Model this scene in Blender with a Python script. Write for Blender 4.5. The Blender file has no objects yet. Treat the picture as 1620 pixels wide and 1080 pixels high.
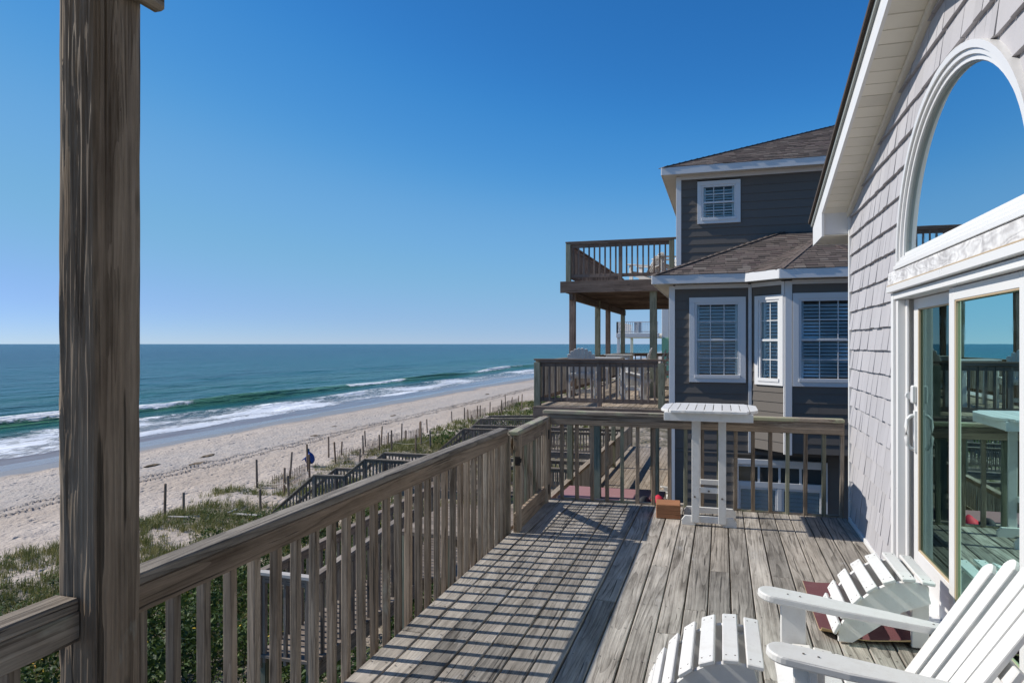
import bpy, bmesh, math, random
import numpy as np
from mathutils import Matrix, Vector, Euler

R = math.radians
random.seed(7)
rng = np.random.default_rng(7)
scene = bpy.context.scene
COL = scene.collection

# ------------------------------------------------------------------ camera, world, sun, exposure
CAM_H = 1.68
YAW = math.atan(332 / 1080)
cam_data = bpy.data.cameras.new('camera')
cam = bpy.data.objects.new('camera', cam_data)
COL.objects.link(cam)
cam.location = (0, 0, CAM_H)
cam.rotation_euler = (R(90), 0, YAW)
cam_data.sensor_width = 36
cam_data.lens = 24
cam_data.shift_y = 4 / 1620
cam_data.clip_start = 0.05
cam_data.clip_end = 120000
scene.camera = cam

SUN_EL, SUN_AZ_OFF = 38.8, 5.1          # shadows run towards +X, turned a little towards +Y
sd = Vector((-math.cos(R(SUN_EL)) * math.cos(R(SUN_AZ_OFF)), -math.cos(R(SUN_EL)) * math.sin(R(SUN_AZ_OFF)), math.sin(R(SUN_EL))))
sun_data = bpy.data.lights.new('sun', 'SUN')
sun_data.energy = 5.0
sun_data.angle = R(0.53)
sun_data.color = (1.0, 0.95, 0.87)
sun = bpy.data.objects.new('sun', sun_data)
COL.objects.link(sun)
sun.location = sd * 60
sun.rotation_euler = (-sd).to_track_quat('-Z', 'Y').to_euler()

world = bpy.data.worlds.new('World')
scene.world = world
world.use_nodes = True
wn = world.node_tree.nodes
wl = world.node_tree.links
bg = wn['Background']
sky = wn.new('ShaderNodeTexSky')
sky.sky_type = 'NISHITA'
sky.sun_disc = False
sky.sun_elevation = R(SUN_EL)
sky.sun_rotation = math.atan2(sd.x, sd.y)
sky.air_density = 0.8
sky.dust_density = 0.0
sky.ozone_density = 10.0
sky.altitude = 2000
# one colour response for the whole sky: deeper blue overhead, paler and less yellow low down
SKY_K = 0.105
sk1 = wn.new('ShaderNodeVectorMath'); sk1.operation = 'SCALE'; sk1.inputs['Scale'].default_value = SKY_K
crv = wn.new('ShaderNodeRGBCurve')
sk2 = wn.new('ShaderNodeVectorMath'); sk2.operation = 'SCALE'; sk2.inputs['Scale'].default_value = 1 / SKY_K
for ci, pts in enumerate((((0.0, 0.0), (0.048, 0.030), (0.065, 0.062), (0.107, 0.165), (0.38, 0.37), (1.0, 0.9)),
                          ((0.0, 0.0), (0.117, 0.184), (0.155, 0.270), (0.25, 0.41), (0.58, 0.535), (1.0, 0.92)),
                          ((0.0, 0.0), (0.305, 0.521), (0.392, 0.64), (0.56, 0.72), (0.72, 0.735), (1.0, 0.95)))):
    c_ = crv.mapping.curves[ci]
    while len(c_.points) < len(pts): c_.points.new(0.5, 0.5)
    for p_, q_ in zip(c_.points, pts): p_.location = q_
crv.mapping.update()
wl.new(sky.outputs[0], sk1.inputs[0]); wl.new(sk1.outputs[0], crv.inputs['Color']); wl.new(crv.outputs[0], sk2.inputs[0])
wl.new(sk2.outputs[0], bg.inputs['Color'])
bg.inputs['Strength'].default_value = SKY_K
scene.view_settings.view_transform = 'Standard'
scene.view_settings.look = 'None'
scene.view_settings.gamma = 1.0
scene.view_settings.use_curve_mapping = False
scene.view_settings.exposure = 0.0

# ------------------------------------------------------------------ numpy noise
def _hash(ix, iy, seed):
    v = np.sin(ix * 127.1 + iy * 311.7 + seed * 74.7) * 43758.5453
    return v - np.floor(v)
def vnoise(x, y, seed=0):
    x = np.asarray(x, float); y = np.asarray(y, float)
    ix, iy = np.floor(x), np.floor(y)
    fx, fy = x - ix, y - iy
    fx = fx * fx * (3 - 2 * fx); fy = fy * fy * (3 - 2 * fy)
    a = _hash(ix, iy, seed); b = _hash(ix + 1, iy, seed); c = _hash(ix, iy + 1, seed); d = _hash(ix + 1, iy + 1, seed)
    return (a * (1 - fx) + b * fx) * (1 - fy) + (c * (1 - fx) + d * fx) * fy
def fbm(x, y, octv=4, seed=0, gain=0.5):
    s = 0; amp = 1; t = 0
    x = np.asarray(x, float); y = np.asarray(y, float)
    for k in range(octv):
        s = s + amp * vnoise(x * 2 ** k + 13.3 * k, y * 2 ** k + 7.7 * k, seed + k); t += amp; amp *= gain
    return s / t - 0.5
def smooth(a, b, x):
    t = np.clip((np.asarray(x, float) - a) / (b - a), 0, 1)
    return t * t * (3 - 2 * t)

# ------------------------------------------------------------------ node helpers
def new_mat(name):
    m = bpy.data.materials.new(name); m.use_nodes = True
    nt = m.node_tree
    return m, nt, nt.nodes['Principled BSDF']
def nd(nt, t, **kw):
    n = nt.nodes.new(t)
    for k, v in kw.items():
        if k in n.inputs: n.inputs[k].default_value = v
        else: setattr(n, k, v)
    return n
def math_n(nt, op, a, b=None, c=None, clamp=False):
    n = nt.nodes.new('ShaderNodeMath'); n.operation = op; n.use_clamp = clamp
    for i, v in enumerate((a, b, c)):
        if v is None: continue
        if isinstance(v, (int, float)): n.inputs[i].default_value = v
        else: nt.links.new(v, n.inputs[i])
    return n.outputs[0]
def mix_c(nt, fac, a, b, blend='MIX'):
    n = nt.nodes.new('ShaderNodeMix'); n.data_type = 'RGBA'; n.blend_type = blend
    def put(s, v):
        if isinstance(v, (int, float)): s.default_value = v
        elif isinstance(v, tuple): s.default_value = (*v[:3], 1)
        else: nt.links.new(v, s)
    put(n.inputs[0], fac); put(n.inputs[6], a); put(n.inputs[7], b)
    return n.outputs[2]
def noise_n(nt, vec, scale=1.0, detail=3.0, rough=0.55, dist=0.0):
    n = nd(nt, 'ShaderNodeTexNoise', Scale=scale, Detail=detail, Roughness=rough, Distortion=dist)
    if vec is not None: nt.links.new(vec, n.inputs['Vector'])
    return n.outputs['Fac']
def mapping_n(nt, vec, scale=(1, 1, 1), loc=(0, 0, 0)):
    n = nt.nodes.new('ShaderNodeMapping'); n.inputs['Scale'].default_value = scale; n.inputs['Location'].default_value = loc
    nt.links.new(vec, n.inputs['Vector'])
    return n.outputs[0]
def ramp_n(nt, fac, stops):
    n = nt.nodes.new('ShaderNodeValToRGB'); cr = n.color_ramp
    while len(cr.elements) < len(stops): cr.elements.new(0.5)
    for e, (p, c) in zip(cr.elements, stops):
        e.position = p; e.color = (*c, 1) if len(c) == 3 else c
    nt.links.new(fac, n.inputs[0])
    return n.outputs[0]
def map_range(nt, v, a, b, c=0.0, d=1.0):
    n = nt.nodes.new('ShaderNodeMapRange'); nt.links.new(v, n.inputs[0])
    for i, x in enumerate((a, b, c, d)): n.inputs[i + 1].default_value = x
    return n.outputs[0]
def bump_n(nt, bsdf, height, strength=0.3, distance=0.01):
    b = nd(nt, 'ShaderNodeBump', Strength=strength, Distance=distance)
    nt.links.new(height, b.inputs['Height']); nt.links.new(b.outputs[0], bsdf.inputs['Normal'])

# ------------------------------------------------------------------ materials
def wood_mat(name, dark, light, brown=(0.2, 0.13, 0.08), brown_amt=0.35, lichen=0.0, bump=0.6, ringk=13.0, grain=1.0, vmin=0.72, vmax=1.2):
    """weathered timber; boards are modelled with their length along local X"""
    m, nt, bs = new_mat(name); L = nt.links
    tc = nt.nodes.new('ShaderNodeTexCoord'); oi = nt.nodes.new('ShaderNodeObjectInfo')
    rnd = oi.outputs['Random']
    cb = nt.nodes.new('ShaderNodeCombineXYZ')
    L.new(math_n(nt, 'MULTIPLY', rnd, 41.0), cb.inputs[0]); L.new(math_n(nt, 'MULTIPLY', rnd, 23.0), cb.inputs[1]); L.new(math_n(nt, 'MULTIPLY', rnd, 67.0), cb.inputs[2])
    ad = nt.nodes.new('ShaderNodeVectorMath'); ad.operation = 'ADD'
    L.new(tc.outputs['Object'], ad.inputs[0]); L.new(cb.outputs[0], ad.inputs[1]); P = ad.outputs[0]
    g = grain
    wob = noise_n(nt, mapping_n(nt, P, (1.6, 3, 3)), 1.0, 2.0, 0.5)
    cw = nt.nodes.new('ShaderNodeCombineXYZ'); wv = math_n(nt, 'MULTIPLY', wob, 0.035); L.new(wv, cw.inputs[1]); L.new(wv, cw.inputs[2])
    aw_ = nt.nodes.new('ShaderNodeVectorMath'); aw_.operation = 'ADD'; L.new(P, aw_.inputs[0]); L.new(cw.outputs[0], aw_.inputs[1]); Q = aw_.outputs[0]
    n1 = noise_n(nt, mapping_n(nt, Q, (0.30 * g, 6.5 * g, 6.5 * g)), 1.0, 1.0, 0.4, 0.0)
    ring = math_n(nt, 'FRACT', math_n(nt, 'MULTIPLY', n1, ringk))          # early/late wood: slow rise, sharp drop
    ring = math_n(nt, 'POWER', ring, 2.2)
    fib = noise_n(nt, mapping_n(nt, Q, (2.2 * g, 150 * g, 150 * g)), 1.0, 4.0, 0.7)
    fib2 = noise_n(nt, mapping_n(nt, Q, (1.0 * g, 48 * g, 48 * g)), 1.0, 4.0, 0.7)
    blot = noise_n(nt, mapping_n(nt, P, (2.6, 9, 9)), 1.0, 6.0, 0.68)
    blot2 = noise_n(nt, mapping_n(nt, P, (0.9, 3, 3)), 1.0, 3.0, 0.6)
    crack = noise_n(nt, mapping_n(nt, Q, (0.8 * g, 60 * g, 60 * g)), 1.0, 2.0, 0.5)
    crack = map_range(nt, crack, 0.31, 0.345)
    v = math_n(nt, 'ADD', math_n(nt, 'MULTIPLY', ring, -0.16), math_n(nt, 'ADD', math_n(nt, 'MULTIPLY', fib, 0.42), math_n(nt, 'ADD', math_n(nt, 'MULTIPLY', fib2, 0.42), math_n(nt, 'ADD', math_n(nt, 'MULTIPLY', blot, 0.55), math_n(nt, 'MULTIPLY', blot2, 0.4)))))
    v = map_range(nt, v, 0.60, 1.03)
    col = mix_c(nt, v, dark, light)
    bfac = map_range(nt, noise_n(nt, mapping_n(nt, P, (0.6, 2.2, 2.2)), 1.0, 3.0), 0.42, 0.68, 0.0, 1.0)
    br = math_n(nt, 'MULTIPLY', math_n(nt, 'MULTIPLY_ADD', math_n(nt, 'FRACT', math_n(nt, 'MULTIPLY', rnd, 7.31)), 0.9, 0.15), brown_amt)
    bb = math_n(nt, 'MULTIPLY', math_n(nt, 'ADD', br, math_n(nt, 'MULTIPLY', bfac, brown_amt * 0.6)), 1.0, clamp=True)
    col = mix_c(nt, bb, col, mix_c(nt, v, tuple(x * 0.55 for x in brown), tuple(min(1, x * 1.5) for x in brown)))
    val = map_range(nt, rnd, 0, 1, vmin, vmax)
    hs = nd(nt, 'ShaderNodeHueSaturation'); L.new(val, hs.inputs['Value']); L.new(col, hs.inputs['Color']); col = hs.outputs[0]
    # pale scuffs, knots
    sc = map_range(nt, noise_n(nt, mapping_n(nt, P, (2.2, 7, 7)), 1.0, 5.0, 0.65), 0.63, 0.74, 0.0, 0.45)
    col = mix_c(nt, sc, col, tuple(min(0.5, x * 1.35) for x in light))
    vo = nd(nt, 'ShaderNodeTexVoronoi', Scale=1.0); L.new(mapping_n(nt, P, (1.7, 6.5, 6.5)), vo.inputs['Vector'])
    knot = map_range(nt, vo.outputs['Distance'], 0.05, 0.11, 0.65, 0.0)
    col = mix_c(nt, knot, col, tuple(x * 0.4 for x in dark))
    col = mix_c(nt, math_n(nt, 'MULTIPLY', math_n(nt, 'SUBTRACT', 1.0, crack), 0.75), col, tuple(x * 0.28 for x in dark))
    if lichen > 0:
        lf = noise_n(nt, mapping_n(nt, P, (5, 9, 9)), 1.0, 5.0, 0.7)
        lf = math_n(nt, 'MULTIPLY', map_range(nt, lf, 0.48, 0.6), lichen)
        col = mix_c(nt, lf, col, (0.36, 0.38, 0.24))
    L.new(col, bs.inputs['Base Color'])
    bs.inputs['Roughness'].default_value = 0.82
    bs.inputs['Specular IOR Level'].default_value = 0.25
    hgt = math_n(nt, 'ADD', math_n(nt, 'MULTIPLY', ring, 0.3), math_n(nt, 'ADD', math_n(nt, 'ADD', fib, math_n(nt, 'MULTIPLY', fib2, 0.7)), math_n(nt, 'MULTIPLY', crack, 0.9)))
    bump_n(nt, bs, hgt, bump, 0.004)
    return m

def paint_mat(name, col, rough=0.5, wear=0.12, scale=9.0, bump=0.08, dirt=(0.35, 0.3, 0.24), spec=0.4, per_obj=0.06):
    m, nt, bs = new_mat(name); L = nt.links
    tc = nt.nodes.new('ShaderNodeTexCoord'); oi = nt.nodes.new('ShaderNodeObjectInfo')
    P = tc.outputs['Object']
    n = noise_n(nt, P, scale, 5.0, 0.65)
    f = map_range(nt, n, 0.5, 0.78, 0.0, wear)
    c = mix_c(nt, f, col, dirt)
    f2 = map_range(nt, noise_n(nt, P, scale * 9, 3.0, 0.6), 0.62, 0.75, 0.0, wear * 1.1)
    c = mix_c(nt, f2, c, tuple(x * 0.5 for x in dirt))
    hs = nd(nt, 'ShaderNodeHueSaturation'); L.new(map_range(nt, oi.outputs['Random'], 0, 1, 1 - per_obj, 1 + per_obj), hs.inputs['Value']); L.new(c, hs.inputs['Color'])
    L.new(hs.outputs[0], bs.inputs['Base Color'])
    L.new(map_range(nt, n, 0.3, 0.8, rough * 0.85, min(1, rough * 1.25)), bs.inputs['Roughness'])
    bs.inputs['Specular IOR Level'].default_value = spec
    if bump: bump_n(nt, bs, noise_n(nt, P, scale * 14, 3.0), bump, 0.003)
    return m

def glass_mat(name, ior=1.8, tint=(0.75, 0.9, 0.88), refl=(0.95, 1.0, 1.0)):
    m = bpy.data.materials.new(name); m.use_nodes = True; nt = m.node_tree
    for n in list(nt.nodes): nt.nodes.remove(n)
    out = nt.nodes.new('ShaderNodeOutputMaterial')
    tr = nt.nodes.new('ShaderNodeBsdfTransparent'); tr.inputs[0].default_value = (*tint, 1)
    gl = nt.nodes.new('ShaderNodeBsdfGlossy'); gl.inputs['Roughness'].default_value = 0.0; gl.inputs[0].default_value = (*refl, 1)
    tc = nt.nodes.new('ShaderNodeTexCoord')
    b = nd(nt, 'ShaderNodeBump', Strength=0.02, Distance=0.02)
    nt.links.new(noise_n(nt, tc.outputs['Object'], 1.6, 1.0), b.inputs['Height']); nt.links.new(b.outputs[0], gl.inputs['Normal'])
    nt.links.new(map_range(nt, noise_n(nt, tc.outputs['Object'], 3.5, 6.0, 0.7), 0.45, 0.75, 0.0, 0.05), gl.inputs['Roughness'])
    fr = nd(nt, 'ShaderNodeFresnel', IOR=ior)
    mx = nt.nodes.new('ShaderNodeMixShader')
    nt.links.new(fr.outputs[0], mx.inputs[0]); nt.links.new(tr.outputs[0], mx.inputs[1]); nt.links.new(gl.outputs[0], mx.inputs[2])
    nt.links.new(mx.outputs[0], out.inputs[0])
    return m

M = {}
M['deck'] = wood_mat('weathered_deck_wood', (0.09, 0.079, 0.066), (0.50, 0.46, 0.405), brown=(0.25, 0.19, 0.13), brown_amt=0.20, bump=1.0, vmin=0.72, vmax=1.2)
M['rail'] = wood_mat('weathered_rail_wood', (0.088, 0.068, 0.05), (0.43, 0.365, 0.29), brown=(0.25, 0.165, 0.10), brown_amt=0.42, bump=0.9)
M['cap'] = wood_mat('weathered_cap_wood', (0.085, 0.072, 0.058), (0.42, 0.375, 0.315), brown=(0.25, 0.17, 0.11), brown_amt=0.25, bump=1.0)
M['lichen'] = wood_mat('lichen_cap_wood', (0.12, 0.10, 0.08), (0.40, 0.36, 0.30), brown=(0.25, 0.17, 0.11), brown_amt=0.25, lichen=0.75, bump=0.8)
M['post'] = wood_mat('porch_post_wood', (0.08, 0.066, 0.048), (0.46, 0.40, 0.315), brown=(0.2, 0.125, 0.075), brown_amt=0.42, bump=1.0, ringk=9, grain=0.5, vmin=0.9, vmax=0.95)
M['green_post'] = wood_mat('treated_post_wood', (0.11, 0.12, 0.085), (0.32, 0.32, 0.24), brown=(0.2, 0.17, 0.1), brown_amt=0.2, bump=0.4)
M['neigh_wood'] = wood_mat('brown_deck_wood', (0.10, 0.07, 0.055), (0.29, 0.225, 0.185), brown=(0.2, 0.13, 0.09), brown_amt=0.35, bump=0.4)
M['neigh_floor'] = wood_mat('tan_deck_wood', (0.22, 0.17, 0.125), (0.5, 0.43, 0.35), brown=(0.3, 0.22, 0.15), brown_amt=0.25, bump=0.4)
M['walk'] = wood_mat('grey_walkway_wood', (0.10, 0.08, 0.065), (0.34, 0.295, 0.25), brown=(0.2, 0.14, 0.1), brown_amt=0.3, bump=0.4)
M['grey_post'] = wood_mat('grey_fence_wood', (0.09, 0.08, 0.07), (0.28, 0.25, 0.22), brown=(0.24, 0.15, 0.09), brown_amt=0.6, bump=0.4)
M['block'] = wood_mat('reddish_block_wood', (0.20, 0.085, 0.04), (0.42, 0.20, 0.10), brown=(0.36, 0.16, 0.08), brown_amt=0.5, bump=0.3, vmin=0.98, vmax=1.02)
M['drift'] = wood_mat('bleached_drift_wood', (0.35, 0.32, 0.29), (0.6, 0.57, 0.53), brown_amt=0.05, bump=0.4)
M['white_wood'] = paint_mat('white_chair_paint', (0.68, 0.665, 0.635), 0.55, 0.24, 14, 0.15)
M['white_trim'] = paint_mat('white_trim_paint', (0.72, 0.71, 0.695), 0.42, 0.05, 5, 0.03)
M['white_vinyl'] = paint_mat('white_vinyl', (0.72, 0.71, 0.695), 0.3, 0.03, 4, 0.0)
M['cream_soffit'] = paint_mat('cream_soffit_vinyl', (0.74, 0.70, 0.60), 0.5, 0.06, 4, 0.02)
M['bead'] = paint_mat('tan_glazing_gasket', (0.5, 0.38, 0.24), 0.6, 0.1, 10, 0.0)
M['shingle'] = paint_mat('lavender_grey_shingle_paint', (0.415, 0.40, 0.41), 0.75, 0.16, 7, 0.15, dirt=(0.3, 0.29, 0.3), spec=0.2, per_obj=0.06)
M['siding'] = paint_mat('taupe_grey_siding_paint', (0.15, 0.132, 0.115), 0.7, 0.08, 4, 0.1, dirt=(0.26, 0.24, 0.22), spec=0.2, per_obj=0.05)
M['blind'] = paint_mat('white_shutter_paint', (0.80, 0.81, 0.80), 0.5, 0.02, 4, 0.0)
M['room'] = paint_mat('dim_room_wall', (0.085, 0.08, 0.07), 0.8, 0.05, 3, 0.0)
M['core'] = paint_mat('sheathing', (0.12, 0.11, 0.10), 0.8, 0.05, 3, 0.0)
M['dark_metal'] = paint_mat('black_hardware', (0.03, 0.028, 0.026), 0.45, 0.2, 30, 0.1, dirt=(0.15, 0.07, 0.03))
M['steel'] = paint_mat('screw_steel', (0.12, 0.10, 0.085), 0.5, 0.1, 30, 0.0)
M['mauve'] = paint_mat('mauve_paint', (0.36, 0.19, 0.20), 0.7, 0.15, 3, 0.05, dirt=(0.4, 0.3, 0.3))
M['red'] = paint_mat('red_fabric', (0.55, 0.02, 0.04), 0.7, 0.05, 5, 0.1)
M['black'] = paint_mat('black_fabric', (0.02, 0.02, 0.022), 0.7, 0.05, 5, 0.1)
M['far_green'] = paint_mat('pale_green_siding', (0.30, 0.55, 0.33), 0.7, 0.05, 2, 0.0)
M['drip'] = paint_mat('grey_green_drip_edge', (0.33, 0.35, 0.33), 0.5, 0.1, 8, 0.0)
M['weath_white'] = None
M['glass'] = glass_mat('window_glass', 1.42, (0.86, 0.95, 0.98))
M['door_glass'] = glass_mat('tinted_door_glass', 2.0, (0.36, 0.48, 0.46), (0.55, 0.86, 0.80))
M['arch_glass'] = glass_mat('arched_window_glass', 2.4, (0.36, 0.48, 0.50), (0.74, 0.83, 0.86))
M['blue_cloth'] = paint_mat('blue_cloth', (0.012, 0.05, 0.22), 0.8, 0.05, 6, 0.1)
M['teal_cloth'] = paint_mat('teal_cap_cloth', (0.01, 0.10, 0.16), 0.8, 0.05, 6, 0.1)
M['skin'] = paint_mat('skin', (0.45, 0.27, 0.19), 0.6, 0.02, 6, 0.0)
M['rope'] = paint_mat('pale_rope', (0.45, 0.41, 0.34), 0.8, 0.1, 30, 0.2)
M['weed'] = paint_mat('dry_seaweed', (0.16, 0.11, 0.06), 0.9, 0.2, 10, 0.4)

def mk_weath_white():
    m, nt, bs = new_mat('peeling_white_board_paint'); L = nt.links
    tc = nt.nodes.new('ShaderNodeTexCoord'); P = tc.outputs['Object']
    n1 = noise_n(nt, mapping_n(nt, P, (2.2, 9, 9)), 1.0, 2.0, 0.5, 0.3)
    ring = math_n(nt, 'MULTIPLY_ADD', math_n(nt, 'SINE', math_n(nt, 'MULTIPLY', n1, 75.0)), 0.5, 0.5)
    n2 = noise_n(nt, P, 7.0, 5.0, 0.65)
    f = math_n(nt, 'ADD', math_n(nt, 'MULTIPLY', ring, 0.14), n2)
    c = mix_c(nt, map_range(nt, f, 0.38, 0.72), (0.36, 0.345, 0.345), (0.74, 0.73, 0.72))
    L.new(c, bs.inputs['Base Color']); bs.inputs['Roughness'].default_value = 0.75
    bump_n(nt, bs, f, 0.7, 0.006)
    return m
M['weath_white'] = mk_weath_white()

def mk_roof():
    m, nt, bs = new_mat('asphalt_roof_shingle'); L = nt.links
    ge = nt.nodes.new('ShaderNodeNewGeometry'); tc = nt.nodes.new('ShaderNodeTexCoord'); oi = nt.nodes.new('ShaderNodeObjectInfo')
    r = math_n(nt, 'FRACT', math_n(nt, 'ADD', ge.outputs['Random Per Island'], math_n(nt, 'MULTIPLY', oi.outputs['Random'], 3.7)))
    c = ramp_n(nt, r, [(0.0, (0.075, 0.062, 0.055)), (0.3, (0.13, 0.105, 0.09)), (0.55, (0.17, 0.135, 0.115)), (0.8, (0.115, 0.085, 0.078)), (1.0, (0.21, 0.18, 0.155))])
    sp = noise_n(nt, tc.outputs['Object'], 160.0, 2.0)
    c = mix_c(nt, map_range(nt, sp, 0.35, 0.7, 0.0, 0.45), c, (0.07, 0.06, 0.055))
    L.new(c, bs.inputs['Base Color']); bs.inputs['Roughness'].default_value = 0.95; bs.inputs['Specular IOR Level'].default_value = 0.15
    bump_n(nt, bs, sp, 0.4, 0.004)
    return m
M['roof'] = mk_roof()

def mk_sand():
    m, nt, bs = new_mat('beach_sand'); L = nt.links
    ge = nt.nodes.new('ShaderNodeNewGeometry'); P = ge.outputs['Position']
    sx = nt.nodes.new('ShaderNodeSeparateXYZ'); L.new(P, sx.inputs[0])
    big = noise_n(nt, mapping_n(nt, P, (0.12, 0.05, 0.1)), 1.0, 4.0)
    med = noise_n(nt, P, 1.3, 5.0, 0.6)
    c = mix_c(nt, map_range(nt, big, 0.35, 0.65), (0.43, 0.35, 0.28), (0.50, 0.425, 0.36))
    c = mix_c(nt, map_range(nt, med, 0.5, 0.75, 0, 0.35), c, (0.30, 0.245, 0.195))
    # greyish shelly band in mid beach
    gb = math_n(nt, 'MULTIPLY', map_range(nt, sx.outputs[0], -45, -38), map_range(nt, sx.outputs[0], -30, -34))
    c = mix_c(nt, math_n(nt, 'MULTIPLY', gb, map_range(nt, med, 0.3, 0.6, 0.2, 0.85)), c, (0.40, 0.36, 0.325))
    # wetness near the water
    wx = math_n(nt, 'ADD', sx.outputs[0], math_n(nt, 'MULTIPLY', math_n(nt, 'SUBTRACT', big, 0.5), 9.0))
    wet = map_range(nt, wx, -44.0, -46.5)
    c = mix_c(nt, wet, c, (0.27, 0.205, 0.15))
    # humus between plants near the dune
    hum = math_n(nt, 'MULTIPLY', map_range(nt, sx.outputs[0], -15, -9), map_range(nt, med, 0.35, 0.6, 0.3, 1.0))
    c = mix_c(nt, hum, c, (0.12, 0.10, 0.06))
    L.new(c, bs.inputs['Base Color'])
    L.new(map_range(nt, wet, 0, 1, 0.95, 0.28), bs.inputs['Roughness'])
    fp = nd(nt, 'ShaderNodeTexVoronoi', Scale=1.9); L.new(P, fp.inputs['Vector'])
    fh = map_range(nt, fp.outputs['Distance'], 0.0, 0.3)
    h = math_n(nt, 'ADD', math_n(nt, 'MULTIPLY', noise_n(nt, P, 5.0, 4.0), 0.5), math_n(nt, 'MULTIPLY', fh, 0.5))
    h = math_n(nt, 'MULTIPLY', h, math_n(nt, 'SUBTRACT', 1.0, math_n(nt, 'MULTIPLY', wet, 0.97)))
    bump_n(nt, bs, h, 1.0, 0.26)
    return m
M['sand'] = mk_sand()

def mk_sea():
    m, nt, bs = new_mat('ocean_water'); L = nt.links
    ge = nt.nodes.new('ShaderNodeNewGeometry'); P = ge.outputs['Position']
    sx = nt.nodes.new('ShaderNodeSeparateXYZ'); L.new(P, sx.inputs[0])
    fa = nt.nodes.new('ShaderNodeAttribute'); fa.attribute_name = 'foam'
    ga = nt.nodes.new('ShaderNodeAttribute'); ga.attribute_name = 'green'
    X = sx.outputs[0]
    depth = map_range(nt, X, -78, -420)
    c = ramp_n(nt, depth, [(0.0, (0.014, 0.120, 0.110)), (0.25, (0.008, 0.110, 0.118)), (0.6, (0.004, 0.085, 0.108)), (1.0, (0.003, 0.062, 0.095))])
    pat = noise_n(nt, mapping_n(nt, P, (0.02, 0.006, 1)), 1.0, 4.0)
    c = mix_c(nt, map_range(nt, pat, 0.4, 0.65, 0, 0.5), c, (0.012, 0.085, 0.105))
    ripple_shade = noise_n(nt, mapping_n(nt, P, (0.22, 0.045, 1)), 1.0, 5.0, 0.65, 0.4)
    c = mix_c(nt, map_range(nt, ripple_shade, 0.42, 0.62, 0, 0.55), c, (0.004, 0.055, 0.07))  # shading of wave facets painted into the water colour as darker streaks
    c = mix_c(nt, ga.outputs['Fac'], c, (0.07, 0.185, 0.095))
    sh = map_range(nt, X, -70, -55.5)
    c = mix_c(nt, sh, c, (0.30, 0.265, 0.25))
    f1 = noise_n(nt, mapping_n(nt, P, (1.3, 0.45, 1)), 1.0, 6.0, 0.66, 0.9)
    f2 = noise_n(nt, mapping_n(nt, P, (3.2, 1.6, 1)), 1.0, 4.0, 0.7, 0.5)
    lace = math_n(nt, 'ADD', math_n(nt, 'MULTIPLY', f1, 0.7), math_n(nt, 'MULTIPLY', f2, 0.3))
    th = math_n(nt, 'SUBTRACT', 1.0, fa.outputs['Fac'])
    foam = math_n(nt, 'MULTIPLY', math_n(nt, 'SUBTRACT', lace, math_n(nt, 'MULTIPLY_ADD', th, 0.60, 0.27)), 7.0, clamp=True)
    c = mix_c(nt, foam, c, (0.80, 0.82, 0.84))
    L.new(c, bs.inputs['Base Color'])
    L.new(math_n(nt, 'MAXIMUM', map_range(nt, X, -56, -110, 0.14, 0.20), math_n(nt, 'MULTIPLY', foam, 0.9)), bs.inputs['Roughness'])
    bs.inputs['IOR'].default_value = 1.33
    L.new(map_range(nt, X, -54, -80, 0.20, 0.10), bs.inputs['Specular IOR Level'])
    w1 = noise_n(nt, mapping_n(nt, P, (0.30, 0.10, 1)), 1.0, 5.0, 0.6, 0.3)
    w2 = noise_n(nt, mapping_n(nt, P, (1.6, 0.7, 1)), 1.0, 4.0, 0.6)
    w3 = noise_n(nt, mapping_n(nt, P, (0.05, 0.016, 1)), 1.0, 4.0, 0.6)
    h = math_n(nt, 'ADD', math_n(nt, 'MULTIPLY', w1, 1.0), math_n(nt, 'ADD', math_n(nt, 'MULTIPLY', w2, 0.22), math_n(nt, 'MULTIPLY', w3, 2.5)))
    h = math_n(nt, 'MULTIPLY', h, map_range(nt, X, -52, -72, 0.10, 1.0))
    h = math_n(nt, 'ADD', h, math_n(nt, 'MULTIPLY', foam, 0.12))
    bump_n(nt, bs, h, 1.0, 1.8)
    return m
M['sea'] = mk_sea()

def leaf_mat(name, c0, c1, c2, transl=0.25):
    m, nt, bs = new_mat(name); L = nt.links
    at = nt.nodes.new('ShaderNodeAttribute'); at.attribute_name = 'rnd'
    c = ramp_n(nt, at.outputs['Fac'], [(0.0, c0), (0.5, c1), (1.0, c2)])
    L.new(c, bs.inputs['Base Color']); bs.inputs['Roughness'].default_value = 0.6; bs.inputs['Specular IOR Level'].default_value = 0.25
    tl = nt.nodes.new('ShaderNodeBsdfTranslucent'); L.new(c, tl.inputs[0])
    mx = nt.nodes.new('ShaderNodeMixShader'); mx.inputs[0].default_value = transl
    L.new(bs.outputs[0], mx.inputs[1]); L.new(tl.outputs[0], mx.inputs[2])
    L.new(mx.outputs[0], nt.nodes['Material Output'].inputs[0])
    return m
M['grass'] = leaf_mat('dune_grass_blades', (0.09, 0.115, 0.03), (0.17, 0.18, 0.055), (0.36, 0.31, 0.15))
M['leaf'] = leaf_mat('shrub_leaves', (0.022, 0.045, 0.012), (0.06, 0.10, 0.022), (0.12, 0.165, 0.04))
M['flower'] = leaf_mat('yellow_flowers', (0.55, 0.36, 0.02), (0.65, 0.45, 0.03), (0.6, 0.3, 0.02))

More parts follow.
